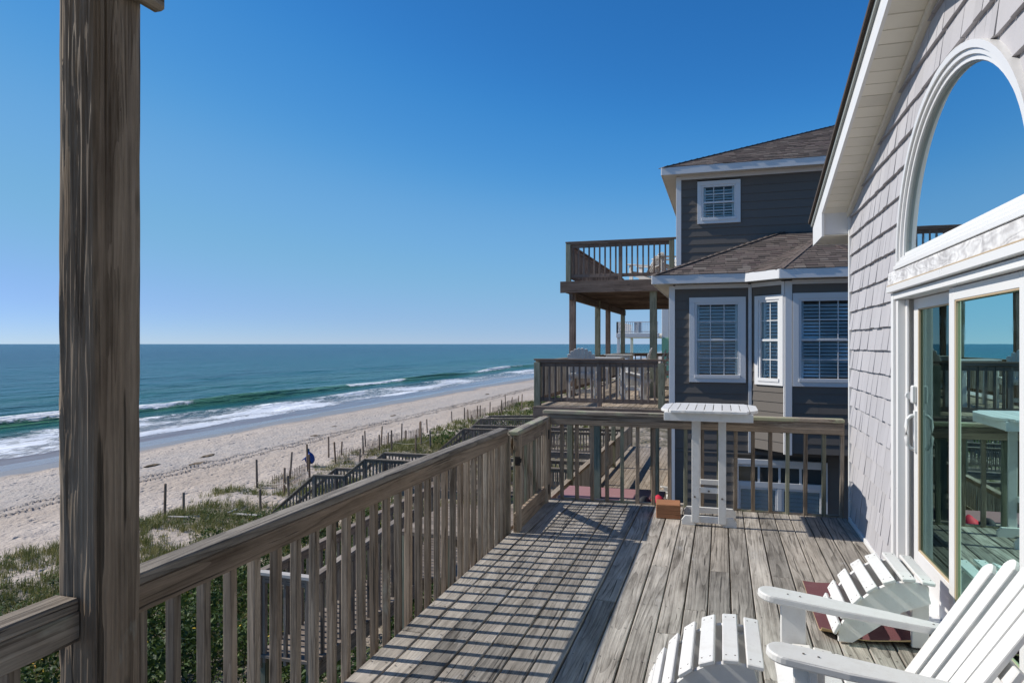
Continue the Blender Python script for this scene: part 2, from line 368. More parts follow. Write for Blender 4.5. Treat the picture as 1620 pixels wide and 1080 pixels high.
def mk_mat_rug():
    m, nt, bs = new_mat('maroon_mat_pile'); L = nt.links
    tc = nt.nodes.new('ShaderNodeTexCoord'); P = tc.outputs['Object']
    n = noise_n(nt, P, 220.0, 2.0); n2 = noise_n(nt, P, 6.0, 4.0)
    c = mix_c(nt, n, (0.075, 0.022, 0.026), (0.21, 0.075, 0.08))
    c = mix_c(nt, map_range(nt, n2, 0.55, 0.8, 0, 0.4), c, (0.25, 0.14, 0.13))
    L.new(c, bs.inputs['Base Color']); bs.inputs['Roughness'].default_value = 0.95
    bump_n(nt, bs, n, 0.8, 0.004)
    return m
M['rug'] = mk_mat_rug()
M['rug_back'] = paint_mat('tan_mat_backing', (0.5, 0.36, 0.19), 0.8, 0.1, 20, 0.1)

# ------------------------------------------------------------------ object helpers
WM = {}
I4 = Matrix.Identity(4)
def link(o, parent, W):
    COL.objects.link(o); WM[o] = W.copy()
    if parent is not None:
        o.parent = parent
        o.matrix_basis = WM[parent].inverted() @ W
    else:
        o.matrix_basis = W
    return o
def tag(o, label=None, cat=None, group=None, kind=None):
    if label: o['label'] = label
    if cat: o['category'] = cat
    if group: o['group'] = group
    if kind: o['kind'] = kind
    return o
def thing(name, label, cat, loc=(0, 0, 0), rz=0.0, group=None):
    o = bpy.data.objects.new(name, None); o.empty_display_size = 0.2
    link(o, None, Matrix.Translation(loc) @ Matrix.Rotation(rz, 4, 'Z'))
    return tag(o, label, cat, group)
def mesh_obj(name, me, mat, parent=None, W=I4):
    if mat is not None and len(me.materials) == 0: me.materials.append(mat)
    return link(bpy.data.objects.new(name, me), parent, W)
def pydata(name, v, f, mat, parent=None, W=I4, smooth_s=False):
    me = bpy.data.meshes.new(name); me.from_pydata([tuple(p) for p in v], [], f)
    bm = bmesh.new(); bm.from_mesh(me); bmesh.ops.recalc_face_normals(bm, faces=bm.faces); bm.to_mesh(me); bm.free()
    if smooth_s: me.shade_smooth()
    return mesh_obj(name, me, mat, parent, W)

def _hull_topo():
    bm = bmesh.new(); k = 0.1; pts = []
    for sx in (-1, 1):
        for sy in (-1, 1):
            for sz in (-1, 1):
                for ax in range(3):
                    p = [sx * (1 - k), sy * (1 - k), sz * (1 - k)]; p[ax] = (sx, sy, sz)[ax]; pts.append(tuple(p))
    vs = [bm.verts.new(p) for p in pts]
    bm.verts.index_update()
    bmesh.ops.convex_hull(bm, input=vs)
    bmesh.ops.dissolve_limit(bm, angle_limit=0.02, verts=bm.verts, edges=bm.edges)
    bm.verts.ensure_lookup_table()
    bm.verts.index_update()
    key = {tuple(round(c, 4) for c in p): i for i, p in enumerate(pts)}
    fs = [[key[tuple(round(c, 4) for c in v.co)] for v in f.verts] for f in bm.faces]
    bm.free(); return fs
HULL = _hull_topo()
def cham_verts(l, w, t, k):
    out = []
    for sx in (-1, 1):
        for sy in (-1, 1):
            for sz in (-1, 1):
                for ax in range(3):
                    p = [sx * (l / 2 - k), sy * (w / 2 - k), sz * (t / 2 - k)]; p[ax] = (sx * l, sy * w, sz * t)[ax] / 2; out.append(tuple(p))
    return out
_lc = {}
def box_mesh(l, w, t, k, mat):
    key = (round(l, 4), round(w, 4), round(t, 4), k, mat.name)
    if key not in _lc:
        me = bpy.data.meshes.new('board'); me.from_pydata(cham_verts(l, w, t, min(k, l / 4, w / 4, t / 4)), [], HULL); me.materials.append(mat); _lc[key] = me
    return _lc[key]
def axes(p0, p1, up):
    x = (p1 - p0).normalized(); z = Vector(up); z = (z - x * z.dot(x))
    if z.length < 1e-5: z = Vector((1, 0, 0)) - x * x.x
    z.normalize(); y = z.cross(x)
    return x, y, z
def lumber(name, p0, p1, w, t, mat, parent=None, fr=I4, up=(0, 0, 1), k=0.003):
    """board from p0 to p1; w across, t along 'up'"""
    p0, p1 = Vector(p0), Vector(p1)
    x, y, z = axes(p0, p1, up); c = (p0 + p1) / 2
    W = Matrix(((x.x, y.x, z.x, c.x), (x.y, y.y, z.y, c.y), (x.z, y.z, z.z, c.z), (0, 0, 0, 1)))
    return mesh_obj(name, box_mesh((p1 - p0).length, w, t, k, mat), None, parent, fr @ W)
def box(name, lo, hi, mat, parent=None, fr=I4, k=0.003):
    lo, hi = Vector(lo), Vector(hi); d = hi - lo
    ax = max(range(3), key=lambda i: d[i]); c = (lo + hi) / 2
    p0 = c.copy(); p1 = c.copy(); p0[ax] = lo[ax]; p1[ax] = hi[ax]
    o = [(1, 2), (0, 2), (0, 1)][ax]
    up = [0, 0, 0]; up[o[1]] = 1
    return lumber(name, p0, p1, d[o[0]], d[o[1]], mat, parent, fr, up, k)

class MB:
    def __init__(s): s.v = []; s.f = []
    def add(s, vs, fs):
        o = len(s.v); s.v += [tuple(p) for p in vs]; s.f += [[i + o for i in f] for f in fs]
    def bar(s, p0, p1, w, t, up=(0, 0, 1), k=0.002):
        p0, p1 = Vector(p0), Vector(p1); x, y, z = axes(p0, p1, up); c = (p0 + p1) / 2; l = (p1 - p0).length
        s.add([c + x * a + y * b + z * d for a, b, d in cham_verts(l, w, t, min(k, l / 4, w / 4, t / 4))], HULL)
    def box(s, lo, hi, k=0.002):
        lo, hi = Vector(lo), Vector(hi); c = (lo + hi) / 2; d = hi - lo
        s.add([c + Vector(p) for p in cham_verts(d.x, d.y, d.z, min(k, min(d) / 4))], HULL)
    def quad(s, a, b, c, d): s.add([a, b, c, d], [[0, 1, 2, 3]])
    def tube(s, pts, r, n=8):
        pts = [Vector(p) for p in pts]; rings = []
        for i, p in enumerate(pts):
            t = (pts[min(i + 1, len(pts) - 1)] - pts[max(i - 1, 0)]).normalized()
            u = t.cross(Vector((0, 0, 1)));
            if u.length < 1e-3: u = t.cross(Vector((1, 0, 0)))
            u.normalize(); w = t.cross(u)
            rr = r[i] if isinstance(r, (list, tuple)) else r
            rings.append([p + u * math.cos(a) * rr + w * math.sin(a) * rr for a in [2 * math.pi * q / n for q in range(n)]])
        fs = []
        for i in range(len(rings) - 1):
            for q in range(n): fs.append([i * n + q, i * n + (q + 1) % n, (i + 1) * n + (q + 1) % n, (i + 1) * n + q])
        fs.append(list(range(n))[::-1]); fs.append([(len(rings) - 1) * n + q for q in range(n)])
        s.add([p for r_ in rings for p in r_], fs)
    def build(s, name, mat, parent=None, W=I4, sm=False): return pydata(name, s.v, s.f, mat, parent, W, sm)

def extrude_poly(name, pts2, t, mat, parent, W, k=0.004):
    """flat outline in local XY extruded by t along Z (centred), edges eased"""
    n = len(pts2); c = Vector((sum(p[0] for p in pts2) / n, sum(p[1] for p in pts2) / n))
    def ins(p, d):
        v = Vector(p) - c; l = v.length
        return Vector(p) - v / l * min(d, l * 0.5)
    rings = [([ins(p, k) for p in pts2], -t / 2), ([Vector(p) for p in pts2], -t / 2 + k), ([Vector(p) for p in pts2], t / 2 - k), ([ins(p, k) for p in pts2], t / 2)]
    v = [(p[0], p[1], z) for r_, z in rings for p in r_]; f = []
    for i in range(3):
        for q in range(n): f.append([i * n + q, i * n + (q + 1) % n, (i + 1) * n + (q + 1) % n, (i + 1) * n + q])
    f.append(list(range(n))[::-1]); f.append([3 * n + q for q in range(n)])
    return pydata(name, v, f, mat, parent, W)

# ------------------------------------------------------------------ THE SETTING: ground and sea
GX = np.array([-60000, -400, -60, -50, -46, -24, -20, -14, -8, 0, 3000, 60000]); GZ = np.array([-2000, -21.5, -8.0, -7.5, -7.2, -5.65, -5.35, -5.1, -4.6, -4.3, -4.3, -4.3])
def ground_z(x, y):
    x = np.asarray(x, float); y = np.asarray(y, float)
    z = np.interp(x, GX, GZ)
    dune = smooth(-25, -21.5, x) * (1 - smooth(-3, 0, x))
    z = z + dune * (fbm(x * 0.16, y * 0.16, 3, 3) * 0.9)
    beach = smooth(-49, -44, x) * (1 - smooth(-24, -20, x) * 0.5) * (1 - smooth(-2, 3, x))
    z = z + beach * (fbm(x * 1.7, y * 1.7, 3, 11) * 0.22 + fbm(x * 0.35, y * 0.35, 2, 17) * 0.14)
    z = z + (fbm(x * 0.05, y * 0.045, 3, 21) * 0.34) * smooth(-60, -51, x) * (1 - smooth(-47, -40, x))
    return z
def grid_obj(name, xs, ys, zf, mat, attrs=None):
    X, Y = np.meshgrid(xs, ys, indexing='ij'); Z = zf(X, Y)
    nx, ny = len(xs), len(ys)
    co = np.stack([X, Y, Z], -1).reshape(-1, 3).astype(np.float32)
    i = np.arange(nx - 1)[:, None] * ny + np.arange(ny - 1)[None, :]
    q = np.stack([i, i + ny, i + ny + 1, i + 1], -1).reshape(-1, 4).astype(np.int32)
    me = bpy.data.meshes.new(name)
    me.vertices.add(len(co)); me.vertices.foreach_set('co', co.ravel())
    me.loops.add(q.size); me.loops.foreach_set('vertex_index', q.ravel())
    me.polygons.add(len(q)); me.polygons.foreach_set('loop_start', np.arange(0, q.size, 4, dtype=np.int32)); 
    me.update(calc_edges=True); me.validate()
    me.shade_smooth()
    for k, fn in (attrs or {}).items():
        a = me.attributes.new(k, 'FLOAT', 'POINT'); a.data.foreach_set('value', fn(X, Y, Z).ravel().astype(np.float32))
    return mesh_obj(name, me, mat)
gx = np.concatenate([[-60000, -8000, -1500, -400, -150, -90, -65], np.arange(-58, -46, 0.5), np.arange(-46, -9, 0.22), np.arange(-9, 6, 0.6), [10, 30, 100, 400, 1500, 8000, 60000]])
gy = np.concatenate([[-60000, -8000, -1500, -300, -100, -40, -15, -5, 2], np.arange(6, 62, 0.22), np.arange(62, 130, 0.7), np.arange(130, 300, 4), np.geomspace(320, 60000, 24)])
tag(grid_obj('ground', gx, gy, ground_z, M['sand']), kind='structure')

SEA = -7.5
BRK = -76.0
def brk_line(y): return BRK + fbm(y * 0.02, y * 0 + 3.1, 2, 31) * 9
def sea_z(x, y):
    z = np.full_like(x, SEA)
    b = brk_line(y)
    h = 0.35 + 1.3 * np.clip(fbm(y * 0.03, y * 0 + 9.2, 2, 37) + 0.35, 0, 1)
    near = np.exp(-np.maximum(0, (np.abs(y) - 400)) / 300)
    u = x - b
    prof = np.where(u > 0, np.exp(-(u / 1.6) ** 2), np.exp(-(u / 4.5) ** 2))
    z = z + h * prof * near
    for k, (off, lam, a) in enumerate(((-14, 7, 0.28), (-30, 9, 0.3), (-52, 10, 0.3), (-80, 12, 0.3))):
        bl = b + off + fbm(y * 0.015, y * 0 + k, 2, 41 + k) * 14
        amp = a * np.clip(0.4 + 2 * fbm(y * 0.02, y * 0 + 4 * k, 2, 51 + k), 0, 1.3)
        z = z + amp * np.exp(-((x - bl) / (lam * 0.35)) ** 2) * near
    w2 = b + 9 + fbm(y * 0.05, y * 0 + 1.7, 2, 61) * 5
    z = z + 0.25 * np.exp(-((x - w2) / 1.1) ** 2) * near
    z = z + (fbm(x * 0.22, y * 0.09, 3, 71) * 0.35) * smooth(-60, -85, x) * np.exp(-np.maximum(0, -x - 60) / 250) * near
    return z
def foam_a(x, y, z):
    b = brk_line(y)
    u = x - b
    whole = fbm(y * 0.028, y * 0 + 5.5, 2, 81)
    crest = np.exp(-((u - 0.6) / 1.5) ** 2) * smooth(-0.02, 0.16, whole + 0.12 * smooth(25, 140, y))
    crest = np.where((u > 0) & (u < 3.5), crest, crest * 0.55)
    edge0 = -55.5 + fbm(y * 0.07, y * 0 + 2.2, 3, 83) * 5
    wash_start = -67.5 + fbm(y * 0.06, y * 0 + 7.2, 3, 85) * 8 - 5 * smooth(50, 15, y)
    wash = smooth(wash_start - 1.5, wash_start + 2.0, x) * (1 - smooth(edge0 - 0.7, edge0 + 0.5, x))
    wash = wash * (0.66 + 0.22 * smooth(-70, -62, x)) * (0.72 + 0.42 * smooth(-0.25, 0.2, fbm(x * 0.25, y * 0.07, 3, 87)))
    streak = smooth(wash_start - 6, wash_start, x) * (1 - smooth(wash_start, wash_start + 1, x)) * 0.38
    e2 = -51.8 + fbm(y * 0.06, y * 0 + 12.2, 3, 89) * 3.2
    lip = 0.55 * np.exp(-((x - e2) / 0.35) ** 2) + 0.42 * np.exp(-((x - e2 + 2.2) / 0.4) ** 2)
    return np.clip(np.maximum.reduce([crest * 1.05, wash, streak, lip]), 0, 1)
def green_a(x, y, z):
    u = x - brk_line(y)
    g = np.where(u > -1, np.exp(-((u - 0.5) / 2.6) ** 2), np.exp(-((u + 1) / 2.2) ** 2))
    return np.clip(g * 1.05 + 0.35 * np.exp(-((u - 9) / 2.0) ** 2) + 0.18 * np.exp(-((u + 30) / 14) ** 2), 0, 1)
sx_ = np.concatenate([-np.geomspace(90000, 140, 46), np.arange(-135, -48.5, 0.42)])
sy_ = np.concatenate([-np.geomspace(90000, 60, 14), np.arange(-30, 160, 0.8), np.arange(160, 420, 3.2), np.geomspace(430, 90000, 30)])
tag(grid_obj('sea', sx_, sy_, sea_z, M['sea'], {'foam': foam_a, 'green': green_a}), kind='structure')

# ------------------------------------------------------------------ railing helper
def railing(root, a, b, z0a, z0b, h=0.95, gap=0.115, mats=('rail', 'rail', 'rail'), cap_w=0.09, side=0.0, bot=0.10, bal=0.038, ends=(False, False), post=0.09, below=None, bal_jit=0.0, trim=0.0):
    """level or sloping run of railing from a to b (xy); side shifts balusters sideways; below = depth to which balusters pass the floor"""
    a3 = Vector((a[0], a[1], z0a)); b3 = Vector((b[0], b[1], z0b)); up = Vector((0, 0, 1))
    d = (b3 - a3); dh = Vector((d.x, d.y, 0)); L = dh.length; n = Vector((-dh.y, dh.x, 0)).normalized()
    cm, rm, bm_ = (M[x] for x in mats)
    lumber('cap', a3 + up * (h - 0.019), b3 + up * (h - 0.019), cap_w, 0.038, cm, root)
    lumber('top_rail', a3 + up * (h - 0.0385 - 0.0445), b3 + up * (h - 0.0385 - 0.0445), 0.036, 0.088, rm, root)
    if bot is not None:
        lumber('bottom_rail', a3 + up * bot, b3 + up * bot, 0.036, 0.085, rm, root)
    N = max(1, int(L / gap)); zlo = (bot - 0.02) if below is None else below
    for i in range(N):
        t = (i + 0.5) / N
        p = a3.lerp(b3, t) + n * side
        j = random.uniform(-bal_jit, bal_jit)
        lumber('baluster', p + up * zlo, p + up * (h - 0.045) + dh.normalized() * j, bal, bal, bm_, root, up=n)
    for e, p in zip(ends, (a3, b3)):
        if e: lumber('post', p + up * (-0.15), p + up * (h - 0.04), post, post, rm, root, up=n)

# ------------------------------------------------------------------ OUR HOUSE (lavender shingles, gable over the deck)
WX = 1.18
PKY, PKZ, SLOPE = 4.30, 3.72, 0.266
def roof_z(y): return PKZ - SLOPE * abs(y - PKY)
house = thing('beach_house', 'pale lavender-grey shingled beach house with sliding door and arched window', 'house', (WX, 4.3, -0.1))
DY0, DY1, DZ1 = 2.76, 5.37, 2.035     # door opening
ARC_Y, ARC_Z, ARC_A, ARC_B = 4.15, 2.235, 1.075, 0.95
def arch_pts(a, b, n=36):
    return [(ARC_Y + a * math.cos(math.pi * i / n), ARC_Z + b * math.sin(math.pi * i / n)) for i in range(n + 1)]
# sheathing with opening
bm = bmesh.new()
outer = [(7.2, -0.3), (7.2, roof_z(7.2)), (PKY, PKZ), (1.4, roof_z(1.4)), (1.4, -0.3)]
inner = [(DY1, 0.0), (DY1, ARC_Z - 0.05), (ARC_Y + ARC_A + 0.001, ARC_Z - 0.05)] + arch_pts(ARC_A, ARC_B)[0:] + [(ARC_Y - ARC_A - 0.001, ARC_Z - 0.05), (DY0, ARC_Z - 0.05), (DY0, 0.0)]
inner = [inner[0]] + [p for i, p in enumerate(inner) if i > 0]
def loop(pts):
    vs = [bm.verts.new((WX + 0.012, y, z)) for y, z in pts]
    return [bm.edges.new((vs[i], vs[(i + 1) % len(vs)])) for i in range(len(vs))]
ed = loop(outer) + loop(inner)
bmesh.ops.triangle_fill(bm, use_beauty=True, edges=ed)
me = bpy.data.meshes.new('wall'); bm.to_mesh(me); bm.free()
wall = mesh_obj('wall', me, M['core'], house)
# shingles, course by course
def in_opening(y, z):
    if DY0 - 0.02 < y < DY1 + 0.02 and z < ARC_Z: return True
    if z >= ARC_Z - 0.02 and ((y - ARC_Y) / (ARC_A - 0.01)) ** 2 + ((z - ARC_Z) / (ARC_B - 0.01)) ** 2 < 1: return True
    return False
def shingle_mesh(y0, y1, z0, z1, out, trim_top):
    # wedge: thick butt edge at the bottom, thin at the top; top trimmed to the rake
    def zt(y): return min(z1, roof_z(y) - 0.01) if trim_top else z1
    xb = WX - 0.006 - out; xt = WX + 0.006
    return [(xb, y0, z0), (xb, y1, z0), (xt, y1, zt(y1)), (xt, y0, zt(y0)), (WX + 0.011, y0, z0), (WX + 0.011, y1, z0), (WX + 0.0115, y1, zt(y1)), (WX + 0.0115, y0, zt(y0))]
SHF = [[0, 1, 2, 3], [0, 4, 5, 1], [1, 5, 6, 2], [0, 3, 7, 4], [3, 2, 6, 7]]
def arch_z(y):
    t = (y - ARC_Y) / (ARC_A - 0.02)
    return -9.0 if abs(t) >= 1 or True and abs(t) >= 1 else ARC_Z + (ARC_B - 0.02) * math.sqrt(1 - t * t)
def clip_shingle(y0, y1, z0, z1, out):
    """shingle scribed round the arched window"""
    n = 6; v = []; f = []
    for i in range(n + 1):
        y = y0 + (y1 - y0) * i / n; zt = min(z1, roof_z(y) - 0.01); zb = min(max(z0, arch_z(y)), zt)
        k = (zb - z0) / max(1e-6, z1 - z0); xb = (WX - 0.006 - out) * (1 - k) + (WX + 0.006) * k
        v += [(xb, y, zb), (WX + 0.006, y, zt), (WX + 0.0112, y, zb)]
    for i in range(n):
        a = i * 3; b = a + 3; f += [[a, b, b + 1, a + 1], [a, a + 2, b + 2, b]]
    if all(abs(v[i * 3][2] - v[i * 3 + 1][2]) < 0.003 for i in range(n + 1)): return None
    return v, f
EXPO = 0.178
sh_list = []
for c in range(22):
    z0 = 0.03 + c * EXPO; y = 7.165
    while y > 1.6:
        w = random.choice((0.075, 0.1, 0.12, 0.14, 0.165, 0.19)) * random.uniform(0.92, 1.06)
        y0 = max(1.6, y - w); mid = (y + y0) / 2
        if z0 < roof_z(mid) - 0.03:
            zz0 = z0 + random.uniform(-0.004, 0.004)
            hole_a, hole_b = in_opening(y, z0 + 0.1), in_opening(y0, z0 + 0.1)
            if True:
                yy1, yy0 = y, y0
                if z0 < ARC_Z - 0.1:
                    if yy0 < DY1 < yy1: yy0 = DY1
                    if yy0 < DY0 < yy1: yy1 = DY0
                    skip = DY0 <= mid <= DY1 and not (yy0 == DY1 or yy1 == DY0)
                else:
                    skip = z0 + EXPO + 0.02 < ARC_Z and DY0 < mid < DY1
                if not skip and yy1 - yy0 > 0.012:
                    sh_list.append((yy0 + 0.0022, yy1 - 0.0022, zz0, z0 + EXPO + 0.02, random.uniform(0.009, 0.017)))
        y = y0
def px_size(s):
    y = (s[0] + s[1]) / 2
    if y < 3.0: return 0
    d = y * math.cos(YAW) - WX * math.sin(YAW); X = WX * math.cos(YAW) + y * math.sin(YAW)
    if X / d > 0.76 or abs(s[2] - CAM_H) / d > 0.52: return 0
    return (s[1] - s[0]) / y / d
sh_list.sort(key=px_size, reverse=True)
rest = MB(); cnt = 0
for i, s in enumerate(sh_list):
    v, f_ = shingle_mesh(*s[:5], True), SHF
    if s[3] > ARC_Z and max(arch_z(s[0]), arch_z(s[1]), arch_z((s[0] + s[1]) / 2)) > s[2]:
        cs = clip_shingle(*s[:5])
        if cs is None: continue
        v, f_ = cs
    if cnt < 290 and px_size(s) > 0: pydata('shingle', v, f_, M['shingle'], wall); cnt += 1
    else: rest.add(v, f_)
if rest.v: tag(rest.build('shingle_field', M['shingle'], wall), kind='stuff')
# corner board, base board, rake frieze
box('corner_board', (WX - 0.022, 7.165, -0.28), (WX + 0.07, 7.21, 2.9), M['white_trim'], house)
box('base_board', (WX - 0.03, DY1 + 0.07, -0.02), (WX + 0.005, 7.16, 0.035), M['white_trim'], house)
# return wall of the house on the far side
box('side_wall', (WX + 0.075, 7.06, -4.3), (9.0, 7.18, 2.9), M['shingle'], house)
box('under_wall', (WX + 0.14, 1.5, -4.3), (WX + 0.2, 7.05, -0.32), M['shingle'], house)
# room behind the glass
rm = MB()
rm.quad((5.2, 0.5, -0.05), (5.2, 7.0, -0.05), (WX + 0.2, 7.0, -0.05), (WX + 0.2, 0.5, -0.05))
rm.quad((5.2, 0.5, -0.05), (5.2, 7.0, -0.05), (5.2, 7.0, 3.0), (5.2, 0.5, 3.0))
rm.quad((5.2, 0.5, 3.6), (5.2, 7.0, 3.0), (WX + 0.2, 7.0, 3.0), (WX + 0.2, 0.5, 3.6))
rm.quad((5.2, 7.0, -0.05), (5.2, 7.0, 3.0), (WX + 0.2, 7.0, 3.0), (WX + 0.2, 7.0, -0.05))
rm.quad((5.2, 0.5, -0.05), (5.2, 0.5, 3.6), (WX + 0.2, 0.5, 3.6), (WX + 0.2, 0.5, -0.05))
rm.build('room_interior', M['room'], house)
# eave / rake overhang
OX = 0.925                               # outer plane of rake
roof_part = None
def roof_slab():
    m = MB()
    for s in (1, -1):
        ye = PKY + s * 3.59; ze = roof_z(ye) + 0.19; zp = PKZ + 0.19
        for (x0, x1, dz) in ((OX - 0.045, 9.0, 0.0),):
            a = [(x0, ye, ze), (x1, ye, ze), (x1, PKY, zp), (x0, PKY, zp)]
            t = 0.03
            m.add(a + [(p[0], p[1], p[2] + t) for p in a], [[0, 1, 2, 3], [4, 7, 6, 5], [0, 4, 5, 1], [2, 6, 7, 3], [0, 3, 7, 4]])
    return m
roof_part = roof_slab().build('roof', M['roof'], house)
for s in (1, -1):
    ye = PKY + s * 3.57
    def rl(y, dz=0.0): return Vector((0, y, roof_z(y) + dz))
    # fascia along the rake, drip board above it
    for nm, x0, x1, z0, z1, mt in (('fascia', OX, OX + 0.022, -0.005, 0.150, 'white_trim'), ('drip_edge', OX - 0.02, OX + 0.02, 0.1505, 0.189, 'drip')):
        pts = [(ye, roof_z(ye)), (PKY, PKZ)]
        v = [(x, y, z + dz) for x in (x0, x1) for (y, z) in pts for dz in (z0, z1)]
        pydata(nm, v, [[0, 1, 3, 2], [4, 6, 7, 5], [0, 4, 5, 1], [2, 3, 7, 6], [0, 2, 6, 4], [1, 5, 7, 3]], M[mt], house)
    # rake frieze on wall
    v = [(x, y, z + dz) for x in (WX - 0.035, WX + 0.004) for (y, z) in ((PKY + s * 2.93, roof_z(PKY + s * 2.93)), (PKY, PKZ)) for dz in (-0.05, -0.002)]
    pydata('rake_frieze', v, [[0, 1, 3, 2], [4, 6, 7, 5], [0, 4, 5, 1], [2, 3, 7, 6], [0, 2, 6, 4], [1, 5, 7, 3]], M['cream_soffit'], house)
    # soffit panels laid across the overhang
    n = 22; y_a, y_b = PKY, PKY + s * 2.93
    for i in range(n):
        ya, yb = y_a + (y_b - y_a) * i / n, y_a + (y_b - y_a) * (i + 1) / n
        g = 0.004 * s
        v = []
        for (y, dz) in ((ya + g, 0.012), (ya + 1.8 * g, 0.0), (yb - g, 0.0), (yb - g * 0.6, 0.012)):
            v += [(OX + 0.022, y, roof_z(y) + dz), (WX - 0.0, y, roof_z(y) + dz)]
        pydata('soffit_panel', v, [[0, 1, 3, 2], [2, 3, 5, 4], [4, 5, 7, 6]], M['cream_soffit'], house)
# boxed eave return at the corner
y0, y1 = 7.215, 7.87
zb = roof_z(y1) - 0.03
v = [(OX + 0.001, y0, zb), (WX + 0.12, y0, zb), (WX + 0.12, y0, roof_z(y0) + 0.02), (OX + 0.001, y0, roof_z(y0) + 0.02)]
pydata('eave_return', v, [[0, 1, 2, 3]], M['white_trim'], house)
v = [(OX - 0.0005, y0 - 0.02, roof_z(y0 - 0.02) - 0.004), (OX - 0.0005, y0 - 0.02, zb - 0.02), (OX - 0.0005, y1, zb - 0.02), (OX - 0.0005, y1, roof_z(y1) + 0.149), (OX - 0.0005, y0 - .02, roof_z(y0 - .02) + 0.149)]
v2 = [(p[0] + 0.021, p[1], p[2]) for p in v]
pydata('eave_fascia', v + v2, [[0, 1, 2, 3, 4], [9, 8, 7, 6, 5], [0, 5, 6, 1], [1, 6, 7, 2], [2, 7, 8, 3], [3, 8, 9, 4]], M['white_trim'], house)
for i in range(5):
    ya = y0 + (y1 - y0) * i / 5; yb = y0 + (y1 - y0) * (i + 1) / 5 - 0.006
    box('soffit_panel', (OX + 0.022, ya, zb - 0.012), (WX + 1.5, yb, zb - 0.002), M['cream_soffit'], house, k=0.002)
box('eave_board', (OX + 0.022, y1 - 0.02, zb - 0.02), (9.0, y1 + 0.002, roof_z(y1) + 0.15), M['white_trim'], house)

# --- sliding door: casing, header, panels
door = box('sliding_door', (WX - 0.028, DY0, DZ1 - 0.045), (WX + 0.16, DY1, DZ1 - 0.002), M['white_vinyl'], house)
for (ya, yb) in ((DY1 - 0.0, DY1 + 0.062), (DY0 - 0.062, DY0)):
    box('casing', (WX - 0.032, ya, 0.0), (WX + 0.02, yb, DZ1 + 0.001), M['white_trim'], door)
box('frame', (WX - 0.012, DY1 - 0.045, 0.03), (WX + 0.17, DY1 - 0.002, DZ1 - 0.047), M['white_vinyl'], door)
box('frame', (WX - 0.012, DY0 + 0.002, 0.03), (WX + 0.17, DY0 + 0.045, DZ1 - 0.047), M['white_vinyl'], door)
box('track', (WX + 0.035, DY1 - 0.09, 0.04), (WX + 0.05, DY1 - 0.047, DZ1 - 0.048), M['white_vinyl'], door)
box('threshold', (WX - 0.02, DY0, 0.0), (WX + 0.17, DY1, 0.03), M['white_vinyl'], door)
def door_panel(ya, yb, x, bottom=0.26, stile=0.085, top=0.068):
    z0, z1 = 0.034, DZ1 - 0.05
    g = MB()
    g.box((x, ya, z0), (x + 0.04, ya + stile, z1)); g.box((x, yb - stile, z0), (x + 0.04, yb, z1))
    g.box((x + 0.001, ya + stile, z1 - top), (x + 0.039, yb - stile, z1)); g.box((x + 0.001, ya + stile, z0), (x + 0.039, yb - stile, z0 + bottom))
    p = g.build('door_panel', M['white_vinyl'], house)
    gy0, gy1, gz0, gz1 = ya + stile, yb - stile, z0 + bottom, z1 - top
    pydata('pane', [(x + 0.017, gy0, gz0), (x + 0.017, gy1, gz0), (x + 0.017, gy1, gz1), (x + 0.017, gy0, gz1)], [[0, 1, 2, 3]], M['door_glass'], p)
    b = MB(); s = 0.009
    b.box((x + 0.004, gy0, gz0), (x + 0.02, gy0 + s, gz1)); b.box((x + 0.004, gy1 - s, gz0), (x + 0.02, gy1, gz1))
    b.box((x + 0.004, gy0, gz0), (x + 0.02, gy1, gz0 + s)); b.box((x + 0.004, gy0, gz1 - s), (x + 0.02, gy1, gz1))
    b.build('glazing_bead', M['bead'], p)
    return p
pan_r = door_panel(3.285, 4.30, WX + 0.015)
door_panel(2.81, 3.28, WX + 0.06)
pan_l = door_panel(4.235, 5.27, WX + 0.075, stile=0.095)
# handle set on the far stile of the left panel
hx, hy_ = WX + 0.073, 5.21
hm = MB(); hm.tube([(hx, hy_, 0.97), (hx - 0.03, hy_, 0.975), (hx - 0.052, hy_, 1.0), (hx - 0.058, hy_, 1.05), (hx - 0.058, hy_, 1.12), (hx - 0.052, hy_, 1.17), (hx - 0.03, hy_, 1.195), (hx, hy_, 1.2)], 0.012, 10)
hm.build('handle', M['white_vinyl'], pan_l, sm=True)
hm = MB(); hm.box((hx - 0.012, hy_ - 0.022, 0.95), (hx + 0.002, hy_ + 0.022, 1.23)); hm.build('handle_plate', M['white_vinyl'], pan_l)
hm = MB(); hm.box((hx - 0.03, hy_ - 0.02, 1.28), (hx + 0.002, hy_ + 0.02, 1.40), 0.008); hm.tube([(hx - 0.03, hy_ + 0.02, 1.33), (hx - 0.032, hy_ + 0.06, 1.33)], [0.026, 0.022], 12); hm.build('lock', M['white_vinyl'], pan_l)
# header board and flashing between the door and the arched window
box('header_board', (WX - 0.05, DY0 - 0.07, DZ1 + 0.056), (WX + 0.03, DY1 + 0.065, 2.180), M['weath_white'], house)
box('flashing', (WX - 0.06, DY0 - 0.075, DZ1 + 0.004), (WX + 0.02, DY1 + 0.07, DZ1 + 0.049), M['white_vinyl'], house)
box('caulk', (WX - 0.058, DY0 - 0.07, DZ1 + 0.0495), (WX + 0.02, DY1 + 0.065, DZ1 + 0.0555), M['bead'], house, k=0.001)
